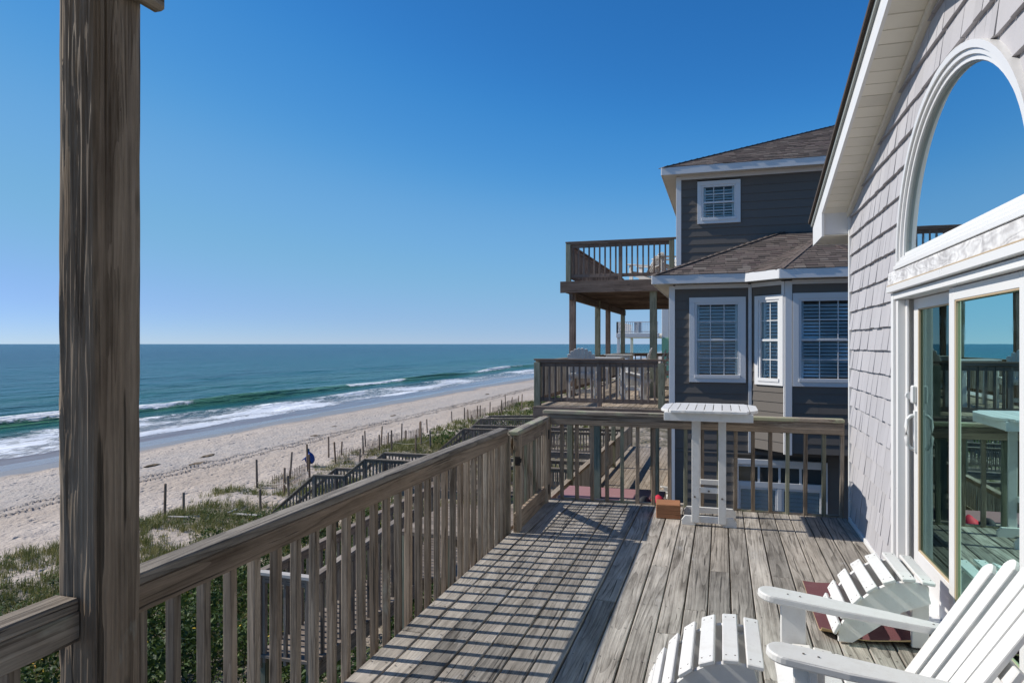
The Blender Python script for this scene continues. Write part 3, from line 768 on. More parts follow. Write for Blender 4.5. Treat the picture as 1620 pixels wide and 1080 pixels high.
# arched window: casing, frame, glass
def arch_sweep(a_out, b_out, a_in, b_in, x0, x1, base, n=40):
    m = MB()
    o = [(ARC_Y + a_out * math.cos(math.pi * i / n), base + b_out * math.sin(math.pi * i / n)) for i in range(n + 1)]
    q = [(ARC_Y + a_in * math.cos(math.pi * i / n), base + b_in * math.sin(math.pi * i / n)) for i in range(n + 1)]
    v = []; f = []
    for (oy, oz), (iy, iz) in zip(o, q): v += [(x0, oy, oz), (x0, iy, iz), (x1, iy, iz), (x1, oy, oz)]
    for i in range(n):
        for j in range(4): f.append([i * 4 + j, i * 4 + (j + 1) % 4, (i + 1) * 4 + (j + 1) % 4, (i + 1) * 4 + j])
    f.append([0, 1, 2, 3]); f.append([n * 4 + j for j in (3, 2, 1, 0)])
    m.add(v, f); return m
aw = arch_sweep(ARC_A + 0.012, ARC_B + 0.012, ARC_A - 0.024, ARC_B - 0.024, WX - 0.045, WX + 0.02, ARC_Z - 0.0).build('arched_window', M['white_vinyl'], house)
arch_sweep(ARC_A - 0.0245, ARC_B - 0.0245, ARC_A - 0.052, ARC_B - 0.052, WX - 0.032, WX + 0.05, ARC_Z).build('frame', M['white_vinyl'], aw)
arch_sweep(ARC_A - 0.0525, ARC_B - 0.0525, ARC_A - 0.080, ARC_B - 0.080, WX - 0.016, WX + 0.05, ARC_Z).build('sash', M['white_vinyl'], aw)
arch_sweep(ARC_A - 0.0805, ARC_B - 0.0805, ARC_A - 0.088, ARC_B - 0.088, WX - 0.004, WX + 0.03, ARC_Z).build('glazing_bead', M['drip'], aw)
sill = MB()
sill.box((WX - 0.058, ARC_Y - ARC_A - 0.014, 2.182), (WX + 0.04, ARC_Y + ARC_A + 0.014, 2.210))
sill.box((WX - 0.046, ARC_Y - ARC_A - 0.005, 2.210), (WX + 0.04, ARC_Y + ARC_A + 0.005, 2.234))
sill.box((WX - 0.03, ARC_Y - ARC_A + 0.05, 2.234), (WX + 0.04, ARC_Y + ARC_A - 0.05, 2.262))
sill.box((WX - 0.011, ARC_Y - ARC_A + 0.09, 2.262), (WX + 0.04, ARC_Y + ARC_A - 0.09, 2.288))
sill.build('sill', M['white_vinyl'], aw)
n = 40; A_, B_ = ARC_A - 0.078, ARC_B - 0.078
v = [(WX + 0.012, ARC_Y + A_ * math.cos(math.pi * i / n), ARC_Z + B_ * math.sin(math.pi * i / n)) for i in range(n + 1)]
pydata('pane', v, [list(range(n + 1))], M['arch_glass'], aw)

# ------------------------------------------------------------------ OUR DECK
deck = thing('wooden_deck', 'weathered grey plank deck with shadows of the railing across it', 'deck', (-0.3, 4.0, -0.05))
PITCH = 0.1434; DX0 = -1.803; DYE = 7.245
nb = int((WX - 0.03 - DX0) / PITCH) + 1
nails = MB()
joists_y = np.arange(0.4, 7.3, 0.406)
for i in range(nb):
    x0 = DX0 + i * PITCH; x1 = min(x0 + 0.1352, WX - 0.032)
    if x1 - x0 < 0.02: continue
    cuts = [0.2]
    if random.random() < 0.75:
        cuts += sorted(random.sample(list(joists_y[4:-1:2]), random.choice((1, 1, 2))))
    cuts += [DYE]
    if i == 8: cuts = [0.2, 3.25, DYE]
    if i == 10: cuts = [0.2, 4.06, DYE]
    for a, b in zip(cuts, cuts[1:]):
        if b - a < 0.1: continue
        ga = 0.0025 if a > 0.3 else 0; gb = 0.0025 if b < DYE - .01 else 0
        dz = random.uniform(-0.002, 0.002); tl = random.uniform(-0.004, 0.004)
        o = lumber('plank', ((x0 + x1) / 2 + random.uniform(-.0012, .0012), a + ga, -0.019 + dz), ((x0 + x1) / 2 + random.uniform(-.0012, .0012), b - gb, -0.019 + dz + random.uniform(-.0015, .0015)), x1 - x0, 0.038, M['deck'], deck, up=(tl, 0, 1), k=0.004)
    for jy in joists_y:
        if jy > 1.8:
            for xx in (x0 + 0.028, x1 - 0.028):
                yy = jy + random.uniform(-0.012, 0.012); rr = 0.0055; 
                nails.add([(xx + rr * math.cos(q * 1.047), yy + rr * math.sin(q * 1.047), 0.0033) for q in range(6)], [[0, 1, 2, 3, 4, 5]])
tag(nails.build('nails', M['steel'], deck), kind='stuff')
for jy in np.arange(0.4, 7.2, 0.61):
    lumber('joist', (DX0 + 0.04, jy, -0.155), (WX - 0.04, jy, -0.155), 0.04, 0.22, M['rail'], deck)
lumber('rim_joist', (DX0 - 0.017, 0.2, -0.165), (DX0 - 0.017, DYE, -0.165), 0.036, 0.235, M['rail'], deck)
lumber('rim_joist', (DX0, DYE - 0.016, -0.160), (WX - 0.04, DYE - 0.016, -0.160), 0.036, 0.235, M['rail'], deck)
lumber('edge_board', (DX0 + 0.14, DYE + 0.019, -0.005), (WX - 0.05, DYE + 0.019, -0.005), 0.034, 0.05, M['lichen'], deck)
for px_, py_ in ((-1.72, 2.0), (-1.72, 5.0), (-0.2, 7.1), (0.9, 7.1), (-1.72, 7.1)):
    lumber('support_post', (px_, py_, -4.6), (px_, py_, -0.29), 0.14, 0.14, M['green_post'], deck, up=(1, 0, 0))

# left railing run (two stretches either side of the porch post)
RZ = 0.938
rl = thing('deck_railing', 'long brown wooden railing along the ocean side of the grey deck', 'railing', (-1.83, 3.7, 0))
lumber('cap', (-1.843, 1.715, RZ - 0.019), (-1.843, 5.74, RZ - 0.017), 0.088, 0.038, M['cap'], rl, k=0.005)
lumber('cap', (-1.843, 0.3, RZ - 0.019), (-1.843, 1.54, RZ - 0.019), 0.088, 0.038, M['cap'], rl, k=0.005)
lumber('top_rail', (-1.819, 1.712, RZ - 0.084), (-1.819, 5.73, RZ - 0.082), 0.038, 0.0885, M['rail'], rl)
lumber('top_rail', (-1.819, 0.3, RZ - 0.084), (-1.819, 1.542, RZ - 0.084), 0.038, 0.0885, M['rail'], rl)
y = 0.5
while y < 5.64:
    if not (1.50 < y < 1.76):
        w = random.choice((0.037, 0.038, 0.039)); jx = random.uniform(-0.004, 0.004); jy2 = random.uniform(-0.007, 0.007)
        lumber('baluster', (-1.859 + jx, y + jy2, -0.27), (-1.859, y + random.uniform(-.004, .004), RZ - 0.042), w, w, M['rail'], rl, up=(1, random.uniform(-.06, .06), 0))
    y += 0.146
lumber('post', (-1.865, 5.745, -0.30), (-1.865, 5.745, RZ - 0.045), 0.10, 0.085, M['rail'], rl, up=(1, 0, 0), k=0.005)
lumber('latch_board', (-1.815, 5.775, 0.0), (-1.815, 5.775, RZ - 0.06), 0.03, 0.05, M['post'], rl, up=(1, 0, 0), k=0.004)

# porch post: real relief on a tall timber
pp = thing('porch_post', 'tall thick weathered timber post at the railing in the left foreground', 'post', (-1.82, 1.628, 0))
def post_mesh():
    x0, x1, y0, y1 = -1.889, -1.748, 1.545, 1.712
    per = []
    def side(a, b, n):
        for i in range(n): per.append(((a[0] + (b[0] - a[0]) * i / n), (a[1] + (b[1] - a[1]) * i / n)))
    r = 0.008
    side((x0 + r, y0), (x1 - r, y0), 34); side((x1 - r, y0), (x1, y0 + r), 3); side((x1, y0 + r), (x1, y1 - r), 38); side((x1, y1 - r), (x1 - r, y1), 3)
    side((x1 - r, y1), (x0 + r, y1), 14); side((x0 + r, y1), (x0, y1 - r), 3); side((x0, y1 - r), (x0, y0 + r), 14); side((x0, y0 + r), (x0 + r, y0), 3)
    per = np.array(per); n = len(per); zs = np.arange(-0.6, 2.985, 0.016)
    c = np.array([(x0 + x1) / 2, (y0 + y1) / 2])
    s = np.linspace(0, 1, n, endpoint=False) * 0.62
    S, Z = np.meshgrid(s, zs, indexing='xy')
    nn = fbm(S * 13 + 2.0, Z * 0.55, 3, 5)
    ringv = np.sin(nn * 70)
    rel = 0.0022 * ringv + 0.004 * fbm(S * 90, Z * 2.2, 3, 8) + 0.004 * fbm(S * 30, Z * 3.0, 3, 9)
    crack = np.exp(-((S - 0.245 - 0.006 * fbm(Z * 1.1, Z * 0 + 2, 2, 12)) / 0.0016) ** 2) * smooth(-0.2, 0.1, fbm(Z * 0.9, Z * 0 + 7, 2, 14))
    rel = rel - 0.009 * crack
    edge = np.exp(-((S - 0.142) / 0.006) ** 2)
    rel = rel - edge * 0.006 * np.clip(fbm(Z * 5, Z * 0 + 5, 3, 15) + 0.25, 0, 1)
    sil = np.exp(-((S - 0.0) / 0.012) ** 2) + np.exp(-((S - 0.62) / 0.02) ** 2) + np.exp(-((S - 0.30) / 0.01) ** 2)
    rel = rel - sil * 0.008 * np.clip(fbm(Z * 3.0, Z * 0 + 9, 4, 16), 0, 1)
    dirv = per - c; dirv = dirv / np.linalg.norm(dirv, axis=1)[:, None]
    P = per[None, :, :] + dirv[None, :, :] * rel[:, :, None]
    co = np.concatenate([P, np.broadcast_to(zs[:, None, None], (len(zs), n, 1))], -1)
    # local frame: X along the length so that the grain runs up the post
    loc = np.stack([co[..., 2], co[..., 0] + 1.82, -(co[..., 1] - 1.628)], -1).reshape(-1, 3)
    f = []
    for i in range(len(zs) - 1):
        for q in range(n): f.append((i * n + q, i * n + (q + 1) % n, (i + 1) * n + (q + 1) % n, (i + 1) * n + q))
    me = bpy.data.meshes.new('shaft'); me.from_pydata(loc.tolist(), [], f); me.shade_smooth(); return me
Wp = Matrix(((0, 1, 0, -1.82), (0, 0, -1, 1.628), (1, 0, 0, 0), (0, 0, 0, 1)))
mesh_obj('shaft', post_mesh(), M['post'], pp, Wp)
lumber('bracket', (-1.722, 1.60, 2.82), (-1.722, 1.765, 2.82), 0.05, 0.16, M['post'], pp, k=0.012)
pr_ = thing('added_porch_roof', 'added unseen boarded porch roof over the big timber post, blocking sky light nearby', 'roof', (-0.3, -0.5, 3.0))  # unseen roof, added to block sky light on things near the camera
lumber('beam', (-1.82, -3.0, 3.08), (-1.82, 1.80, 3.08), 0.14, 0.2, M['post'], pr_)
for i in range(33): lumber('ceiling_board', (-2.0 + i * 0.1, -3.0, 3.20), (-2.0 + i * 0.1, 1.78, 3.20), 0.096, 0.03, M['rail'], pr_)
lumber('roof_deck', (-2.05, -0.6, 3.25), (WX + 0.05, -0.6, 3.25), 4.8, 0.05, M['roof'], pr_)

# gate, hinged on the far corner and standing a little inwards
gate = thing('deck_gate', 'wooden baluster gate with lichen-spotted top in the corner of the deck', 'gate', (-1.80, 7.06, 0.0), R(1.8))
G = WM[gate]
GL = 1.235
lumber('top_board', (0.0, -GL, 0.80), (0.0, 0, 0.80), 0.036, 0.13, M['rail'], gate, G)
lumber('bottom_board', (0.0, -GL, 0.085), (0.0, 0, 0.085), 0.036, 0.17, M['rail'], gate, G)
lumber('cap', (-0.015, -GL - 0.02, 0.885), (-0.015, 0.03, 0.885), 0.10, 0.038, M['lichen'], gate, G, k=0.006)
lumber('stile', (0.02, -GL + 0.045, 0.0), (0.02, -GL + 0.045, 0.865), 0.088, 0.036, M['rail'], gate, G, up=(1, 0, 0))
lumber('stile', (0.02, -0.045, 0.0), (0.02, -0.045, 0.865), 0.088, 0.036, M['rail'], gate, G, up=(1, 0, 0))
for i in range(9):
    yy = -GL + 0.15 + i * 0.118
    lumber('baluster', (-0.037, yy, 0.02), (-0.037, yy, 0.86), 0.036, 0.036, M['green_post'] if i % 3 == 0 else M['rail'], gate, G, up=(1, 0, 0))
lumber('brace', (-0.075, -GL + 0.08, 0.80), (-0.075, -0.08, 0.10), 0.088, 0.036, M['rail'], gate, G, up=(1, 0, 0))
hm = MB(); hm.box((0.0, -GL - 0.012, 0.60), (0.05, -GL - 0.002, 0.68)); hm.tube([(0.03, -GL - 0.03, 0.62), (0.06, -GL - 0.035, 0.64), (0.06, -GL - 0.03, 0.67)], 0.008); hm.build('latch', M['dark_metal'], gate, G)
for z_ in (0.72, 0.14):
    hm = MB(); hm.box((0.0385, -0.03, z_ - 0.05), (0.046, 0.02, z_ + 0.05)); hm.build('hinge', M['dark_metal'], gate, G)

# end railing
er = thing('deck_railing', 'lichen-topped wooden railing across the far end of the grey deck', 'railing', (-0.3, 7.24, 0))
lumber('cap', (-1.86, 7.235, RZ + 0.006), (1.125, 7.235, RZ + 0.0), 0.105, 0.038, M['lichen'], er, k=0.006)
lumber('top_rail', (-1.80, 7.207, RZ - 0.070), (1.12, 7.207, RZ - 0.076), 0.036, 0.112, M['rail'], er, k=0.005)
lumber('post', (-1.825, 7.20, -0.3), (-1.825, 7.20, RZ - 0.04), 0.088, 0.088, M['rail'], er, up=(1, 0, 0), k=0.005)
x = -1.66
while x < 1.12:
    lumber('baluster', (x + random.uniform(-.006, .006), 7.262, -0.27), (x, 7.246, RZ - 0.02), 0.038, 0.038, M['green_post'] if random.random() < 0.2 else M['rail'], er, up=(random.uniform(-.05, .05), 1, 0))
    x += 0.163

# ------------------------------------------------------------------ furniture on our deck
# bar table
tb = thing('bar_table', 'tall white slatted bar table at the far deck railing', 'table', (-0.115, 6.72, 0))
T = WM[tb]
W_ = M['white_wood']
TZ = 1.085; TX, TYa, TYb = 0.43, -0.42, 0.42
def half_w(y):     # rounded ends of the outline
    yy = abs(y - (TYa + TYb) / 2) / ((TYb - TYa) / 2)
    return TX
nsl = 11; sw = 2 * TX / nsl
rc = 0.24
for i in range(nsl):
    xa, xb = -TX + i * sw + 0.004, -TX + (i + 1) * sw - 0.004
    if i == nsl // 2: pass
    def yext(x):
        e = max(0.0, abs(x) - (TX - rc))
        return rc - math.sqrt(max(0, rc * rc - e * e))
    pts = []
    for q in range(5):
        xx = xa + (xb - xa) * q / 4; pts.append((xx, TYa + yext(xx)))
    for q in range(5):
        xx = xb + (xa - xb) * q / 4; pts.append((xx, TYb - yext(xx)))
    extrude_poly('slat', pts, 0.024, W_, tb, T @ Matrix.Translation((0, 0, TZ - 0.012)), 0.003)
# end rails carrying the slats (flush frame ends)
lumber('frame_rail', (-TX + 0.10, TYa + 0.055, TZ - 0.0125), (TX - 0.10, TYa + 0.055, TZ - 0.0125), 0.10, 0.0238, W_, tb, T)
lumber('frame_rail', (-TX + 0.10, TYb - 0.055, TZ - 0.0125), (TX - 0.10, TYb - 0.055, TZ - 0.0125), 0.10, 0.0238, W_, tb, T)
for yy in (TYa + 0.06, TYb - 0.06): lumber('apron', (-TX + 0.04, yy, TZ - 0.062), (TX - 0.05, yy, TZ - 0.062), 0.022, 0.075, W_, tb, T)
for xx in (-TX + 0.05, TX - 0.06): lumber('apron', (xx, TYa + 0.072, TZ - 0.06), (xx, TYb - 0.072, TZ - 0.06), 0.022, 0.07, W_, tb, T)
FY = (-0.15, 0.22)
for yy in FY:
    # shaped foot
    pts = [(-0.245, 0), (-0.13, 0), (-0.10, 0.03), (0.10, 0.03), (0.13, 0), (0.245, 0), (0.245, 0.045), (0.215, 0.085), (-0.215, 0.085), (-0.245, 0.045)]
    extrude_poly('foot', pts, 0.036, W_, tb, T @ Matrix.Translation((0, yy, 0.0)) @ Matrix.Rotation(R(90), 4, 'X'), 0.003)
    for xx in (-0.118, 0.118):
        lumber('leg', (xx, yy + (-0.029 if yy < 0 else 0.029), 0.03), (xx, yy + (-0.029 if yy < 0 else 0.029), TZ - 0.026), 0.068, 0.022, W_, tb, T, up=(0, 1, 0))
lumber('stretcher', (-0.085, FY[0] - 0.012, 0.33), (0.085, FY[0] - 0.012, 0.33), 0.022, 0.05, W_, tb, T)
lumber('stretcher', (-0.085, FY[1] + 0.012, 0.33), (0.085, FY[1] + 0.012, 0.33), 0.022, 0.05, W_, tb, T)
sc = MB()
for xx, zz in ((-0.125, 0.27), (0.118, 0.265), (0.0, 0.325)):
    sc.tube([(xx, FY[0] - 0.041 + (0.018 if xx == 0 else 0), zz), (xx, FY[0] - 0.046 + (0.018 if xx == 0 else 0), zz)], 0.009, 8)
sc.build('bolt', M['steel'], tb, T)

# timber block
bl = thing('wood_block', 'short reddish-brown timber block on the deck beside the bar table', 'wood block', (-0.50, 6.82, 0), R(4))
lumber('block', (-0.115, 0, 0.071), (0.115, 0, 0.071), 0.22, 0.135, M['block'], bl, WM[bl], k=0.006)

# door mat with curled edge
mt = thing('door_mat', 'maroon door mat with a curled corner lying before the sliding door', 'mat', (0.83, 4.72, 0))
def mat_surface(dz):
    nx, ny = 14, 26; v = []; f = []
    for i in range(nx + 1):
        for j in range(ny + 1):
            x = 0.545 + 0.575 * i / nx; y = 4.22 + 0.99 * j / ny
            t = max(0, 1 - (y - 4.22) / 0.16)
            curl = 0.055 * t * t * (1.0 - 0.75 * math.sin(math.pi * min(1, (x - 0.545) / 0.5)))
            v.append((x, y + 0.02 * t * t, 0.0055 + dz + curl + 0.0035 * math.sin(x * 23 + y * 9)))
    for i in range(nx):
        for j in range(ny):
            a = i * (ny + 1) + j; f.append([a, a + ny + 1, a + ny + 2, a + 1])
    return v, f, nx, ny
v, f, nx, ny = mat_surface(0.0065); v2, f2, _, _ = mat_surface(0.0)
pile = pydata('pile', v, f, M['rug'], mt, smooth_s=True)
def rim(v, v2, nx, ny):
    m = MB(); st = ny + 1
    for i in range(nx): m.quad(v[i * st], v[(i + 1) * st], v2[(i + 1) * st], v2[i * st]); m.quad(v[i * st + ny], v[(i + 1) * st + ny], v2[(i + 1) * st + ny], v2[i * st + ny])
    for j in range(ny): m.quad(v[j], v[j + 1], v2[j + 1], v2[j]); m.quad(v[nx * st + j], v[nx * st + j + 1], v2[nx * st + j + 1], v2[nx * st + j])
    m.add(v2, f2); return m
rim(v, v2, nx, ny).build('backing', M['rug_back'], mt)

# adirondack chair: local +x is the front
def slat_poly(w, L, r_top, skew, wb=None):
    wb = wb or w
    pts = [(-wb / 2, 0), (wb / 2, 0)]
    n = 8
    for q in range(n + 1):
        a = q / n; xx = w / 2 - w * a
        pts.append((xx, L - skew * xx - r_top * (2 * abs(a - 0.5)) ** 2.4))
    return pts
def adirondack(label, loc, rz, group=None, lift=0.0, mat='white_wood', slats=5, name='adirondack_chair'):
    c = thing(name, label, 'chair', loc, rz, group); K = WM[c]; m = M[mat]
    wS = 0.50; up = lift
    for s in (-1, 1):
        y = s * (wS / 2 + 0.017)
        lumber('front_leg', (0.0, y + s * 0.018, 0.0), (0.0, y + s * 0.018, 0.535 + up), 0.105, 0.030, m, c, K, up=(0, 1, 0), k=0.005)
        if lift: lumber('back_leg', (-0.42, y + s * 0.018, 0.0), (-0.42, y + s * 0.018, 0.50 + up), 0.09, 0.030, m, c, K, up=(0, 1, 0), k=0.005)
        pr = [(0.045, 0.36), (0.045, 0.27), (-0.50 if lift else -0.74, 0.14 if lift else 0.0), (-0.60 if lift else -0.86, 0.14 if lift else 0.0), (-0.60 if lift else -0.80, 0.20 if lift else 0.075), (-0.30, 0.245)]
        extrude_poly('stringer', [(a, b + up) for a, b in pr], 0.030, m, c, K @ Matrix.Translation((0, y - s * 0.0135, 0)) @ Matrix.Rotation(R(90), 4, 'X'), 0.004)
        # arm: paddle with a round nose
        pts = []
        for q in range(13):
            a = -math.pi / 2 + math.pi * q / 12
            pts.append((0.085 + 0.062 * math.cos(a), 0.068 * math.sin(a)))
        pts += [(-0.12, 0.072), (-0.34, 0.052), (-0.60, 0.03), (-0.66, 0.022), (-0.66, -0.035), (-0.5, -0.045), (-0.2, -0.064)]
        if s < 0: pts = [(a, -b) for a, b in pts][::-1]
        extrude_poly('arm', pts, 0.030, m, c, K @ Matrix.Translation((0, s * (wS / 2 + 0.055), 0.551 + up)) @ Matrix.Rotation(R(-6.5 if not lift else -1.0), 4, 'Y'), 0.006)
        lumber('arm_bracket', (-0.01, y + s * 0.05, 0.40 + up), (-0.01, y + s * 0.05, 0.533 + up), 0.06, 0.026, m, c, K, up=(1, 0, 0))
        if lift: lumber('foot_rail', (0.0, -wS / 2, 0.22), (0.0, wS / 2, 0.22), 0.03, 0.085, m, c, K, k=0.004) if s > 0 else None
        if lift: lumber('side_rail', (0.0, y + s * 0.002, 0.30), (-0.42, y + s * 0.002, 0.30), 0.025, 0.07, m, c, K, k=0.004)
    for x_, z_, tl in ((0.05, 0.345, 0.35), (-0.03, 0.362, 0.02), (-0.115, 0.352, -0.15), (-0.20, 0.335, -0.2), (-0.285, 0.315, -0.25), (-0.365, 0.292, -0.27)):
        lumber('seat_slat', (x_, -wS / 2 - 0.016, z_ + up), (x_, wS / 2 + 0.016, z_ + up), 0.076, 0.019, m, c, K, up=(tl, 0, 1), k=0.004)
    # back: fan of slats leaning back
    lean = R(32) if not lift else R(17)
    base = Vector((-0.40, 0, 0.235 + up))
    Bf = K @ Matrix.Translation(base) @ Matrix.Rotation(-lean, 4, 'Y') @ Matrix.Rotation(R(90), 4, 'Z') @ Matrix.Rotation(R(90), 4, 'X')
    n = slats; sw = 0.54 / n
    for i in range(n):
        u = (i - (n - 1) / 2); fan = u * (0.014 if n < 7 else 0.03)
        L = (0.745 if not lift else 0.72) - 0.022 * u * u * (1.0 if n < 7 else 0.55)
        Ms = Bf @ Matrix.Translation((u * sw * 0.93, 0, abs(u) * 0.006)) @ Matrix.Rotation(-fan, 4, 'Z')
        extrude_poly('back_slat', slat_poly(sw - 0.024 if n < 7 else sw + 0.010, L, 0.03 if n < 7 else 0.02, 0.10 * u / n if n < 7 else 0.02 * u, sw - (0.024 if n < 7 else 0.014)), 0.020, m, c, Ms, 0.004)
    for hgt in (0.10, 0.40):
        o = Bf @ Matrix.Translation((0, hgt, -0.026)); 
        lumber('back_rail', (-wS / 2 - (0.05 if hgt > .3 else 0), 0, 0), (wS / 2 + (0.05 if hgt > .3 else 0), 0, 0), 0.07, 0.028, m, c, o, k=0.004)
    return c
def screws(root, pts, r=0.0045):
    m = MB(); K = WM[root]
    for p, n_ in pts: m.tube([p, Vector(p) + Vector(n_) * 0.0015], r, 6)
    tag(m.build('screws', M['steel'], root, K), kind='stuff')
main_chair = adirondack('white adirondack chair with broad arms on the deck by the sliding door', (0.30, 2.955, 0), R(180))

sp_ = []
for s_ in (-1, 1):
    for zz in (0.50, 0.44, 0.20, 0.27):
        for xx in (-0.035, 0.035): sp_.append(((0.0 + xx, s_ * (0.25 + 0.017 + 0.018 - 0.0), zz), (0, s_ * 0.0 - 1, 0)))
    for q in range(5): pass
    for (xx, zz) in ((0.02, 0.570), (-0.03, 0.5645), (-0.55, 0.504)): sp_.append(((xx, s_ * 0.305, zz + 0.0), (0, 0, 1)))
for x_, z_, tl in ((0.05, 0.345, 0.35), (-0.03, 0.362, 0.02), (-0.115, 0.352, -0.15)):
    for s_ in (-1, 1): sp_.append(((x_, s_ * 0.235, z_ + 0.0097), (tl, 0, 1)))
screws(main_chair, sp_)
def ottoman(label, loc, rz):
    c = thing('footstool', label, 'footstool', loc, rz); K = WM[c]; m = M['white_wood']
    w = 0.50
    prof = [(-0.215, 0.375), (-0.12, 0.385), (-0.025, 0.365), (0.06, 0.315), (0.135, 0.245), (0.195, 0.165), (0.235, 0.08)]
    n = len(prof)
    for i, (x_, z_) in enumerate(prof):
        a = prof[max(0, i - 1)]; b = prof[min(n - 1, i + 1)]
        t = Vector((b[0] - a[0], 0, b[1] - a[1])).normalized(); nrm = Vector((-t.z, 0, t.x))
        if nrm.z < 0: nrm = -nrm
        lumber('slat', (x_, -w / 2, z_), (x_, w / 2, z_), 0.066, 0.020, m, c, K, up=nrm, k=0.004)
    for s in (-1, 1):
        top = [(x_ * 0.97 - 0.004, z_ - 0.017) for x_, z_ in prof]
        pts = top + [(0.225, 0.0), (0.155, 0.0), (-0.10, 0.20), (-0.235, 0.26)]
        extrude_poly('side_panel', pts, 0.028, m, c, K @ Matrix.Translation((0, s * (w / 2 - 0.045), 0)) @ Matrix.Rotation(R(90), 4, 'X'), 0.003)
        lumber('back_leg', (-0.19, s * (w / 2 - 0.075), 0), (-0.19, s * (w / 2 - 0.075), 0.34), 0.085, 0.028, m, c, K, up=(0, 1, 0), k=0.004)
    pts_ = []
    for i, (x_, z_) in enumerate(prof):
        a = prof[max(0, i - 1)]; b = prof[min(n - 1, i + 1)]
        t = Vector((b[0] - a[0], 0, b[1] - a[1])).normalized(); nrm = Vector((-t.z, 0, t.x))
        if nrm.z < 0: nrm = -nrm
        for s in (-1, 1):
            for e in (-0.018, 0.018): pts_.append((Vector((x_, s * (w / 2 - 0.045), z_)) + nrm * 0.0099 + t * e, nrm))
    screws(c, pts_, 0.0036)
    lumber('stretcher', (-0.19, -w / 2 + 0.1, 0.15), (-0.19, w / 2 - 0.1, 0.15), 0.028, 0.08, m, c, K, k=0.004)
    return c
ottoman('white curved slatted footstool standing on the maroon mat', (0.85, 4.42, 0.013), R(180))
ottoman('white curved slatted footstool on bare planks in front of the adirondack chair', (-0.085, 3.17, 0), R(180))

# ------------------------------------------------------------------ steps and landing outside the gate
st = thing('wooden_stair', 'grey wooden stair and landing below the deck on the ocean side', 'stair', (-3.6, 8.5, -1.9))
for i in range(8): lumber('plank', (-2.85, 5.78 + i * 0.146, -0.06), (-1.90, 5.78 + i * 0.146, -0.06), 0.14, 0.036, M['walk'], st)
for s in range(9):
    yy = 7.10 + s * 0.27; zz = -0.24 - s * 0.185
    lumber('tread', (-2.85, yy, zz), (-1.93, yy, zz), 0.26, 0.04, M['walk'], st)
for xx in (-2.87, -1.91): lumber('stringer', (xx, 6.95, -0.30), (xx, 9.5, -1.95), 0.04, 0.24, M['walk'], st)
for i in range(36):
    yy = 6.60 + i * 0.146
    xa = -5.05; xb = -4.28 if yy < 9.45 or yy > 11.0 else -1.9
    lumber('plank', (xa, yy, -1.84), (xb, yy, -1.84), 0.139, 0.036, M['walk'], st)
for xx in (-4.98, -4.36): lumber('beam', (xx, 6.56, -1.97), (xx, 11.8, -1.97), 0.04, 0.2, M['walk'], st)
for xx, yy in ((-4.98, 6.6), (-4.36, 6.6), (-4.98, 11.6), (-4.36, 11.6), (-2.0, 10.9), (-2.85, 5.85), (-2.85, 6.9)): lumber('support_post', (xx, yy, -4.9), (xx, yy, -0.10 if xx > -3 and yy < 8 else -1.87), 0.09, 0.09, M['green_post'], st, up=(1, 0, 0))
railing(st, (-5.02, 6.57), (-4.33, 6.57), -1.82, -1.82, h=0.93, gap=0.13, mats=('drift', 'walk', 'walk'), bot=None, below=-0.1, ends=(True, False))
railing(st, (-4.33, 6.57), (-4.33, 9.1), -1.82, -1.66, h=0.93, gap=0.13, mats=('walk', 'walk', 'walk'), bot=None, below=-0.1, ends=(True, True))
railing(st, (-5.02, 6.6), (-5.02, 11.6), -1.82, -1.82, h=0.93, gap=0.14, mats=('walk', 'walk', 'walk'), bot=None, below=-0.1, ends=(False, True))

# ------------------------------------------------------------------ NEIGHBOUR HOUSE
nh = thing('grey_house', 'dark taupe clapboard beach house with white trim and brown shingle roofs', 'house', (2.0, 18.0, -4.4))
NX, NY, NYU = -0.97, 13.6, 15.75
EZ, UEZ, RS = 2.99, 5.58, 0.44
BAY0, BAY1, BAYD, BAYB = 0.54, 2.51, 0.55, -0.28     # bay window
core = MB()
core.box((NX + 0.03, NY + 0.16, -4.4), (9, 27.0, 2.8)); core.box((NX + 0.031, NYU + 0.16, 2.8), (9, 26.9, 5.4))
core.build('wall_core', M['core'], nh)
LAP = 0.178
def plank_wall(fr, x0, x1, z0, z1, holes, parent, name='siding_board', zoff=0.0):
    """lapped boards in frame fr: local x along the wall, local -y outwards"""
    nlap = int(math.ceil((z1 - z0) / LAP))
    for i in range(nlap):
        a = z0 + i * LAP; b = min(a + LAP + 0.012, z1)
        if b - a < 0.03: continue
        segs = [(x0, x1)]
        for hx0, hx1, hz0, hz1 in holes:
            if a + 0.09 > hz0 and a + 0.07 < hz1:
                ns = []
                for s0, s1 in segs:
                    if hx1 <= s0 or hx0 >= s1: ns.append((s0, s1)); continue
                    if hx0 - s0 > 0.02: ns.append((s0, hx0))
                    if s1 - hx1 > 0.02: ns.append((hx1, s1))
                segs = ns
        fin = []
        for s0, s1 in segs:
            if s1 - s0 > 1.2 and random.random() < 0.4:
                c_ = random.uniform(s0 + 0.3, s1 - 0.3); fin += [(s0, c_ - 0.0015), (c_ + 0.0015, s1)]
            else: fin.append((s0, s1))
        for s0, s1 in fin:
            v = [(s0, -0.016, a), (s1, -0.016, a), (s1, -0.002, b), (s0, -0.002, b), (s0, 0.0, a), (s1, 0.0, a), (s1, 0.004, b), (s0, 0.004, b)]
            pydata(name, v, [[0, 1, 2, 3], [0, 4, 5, 1], [4, 7, 6, 5], [0, 3, 7, 4], [1, 5, 6, 2], [3, 2, 6, 7]], M['siding'], parent, fr)
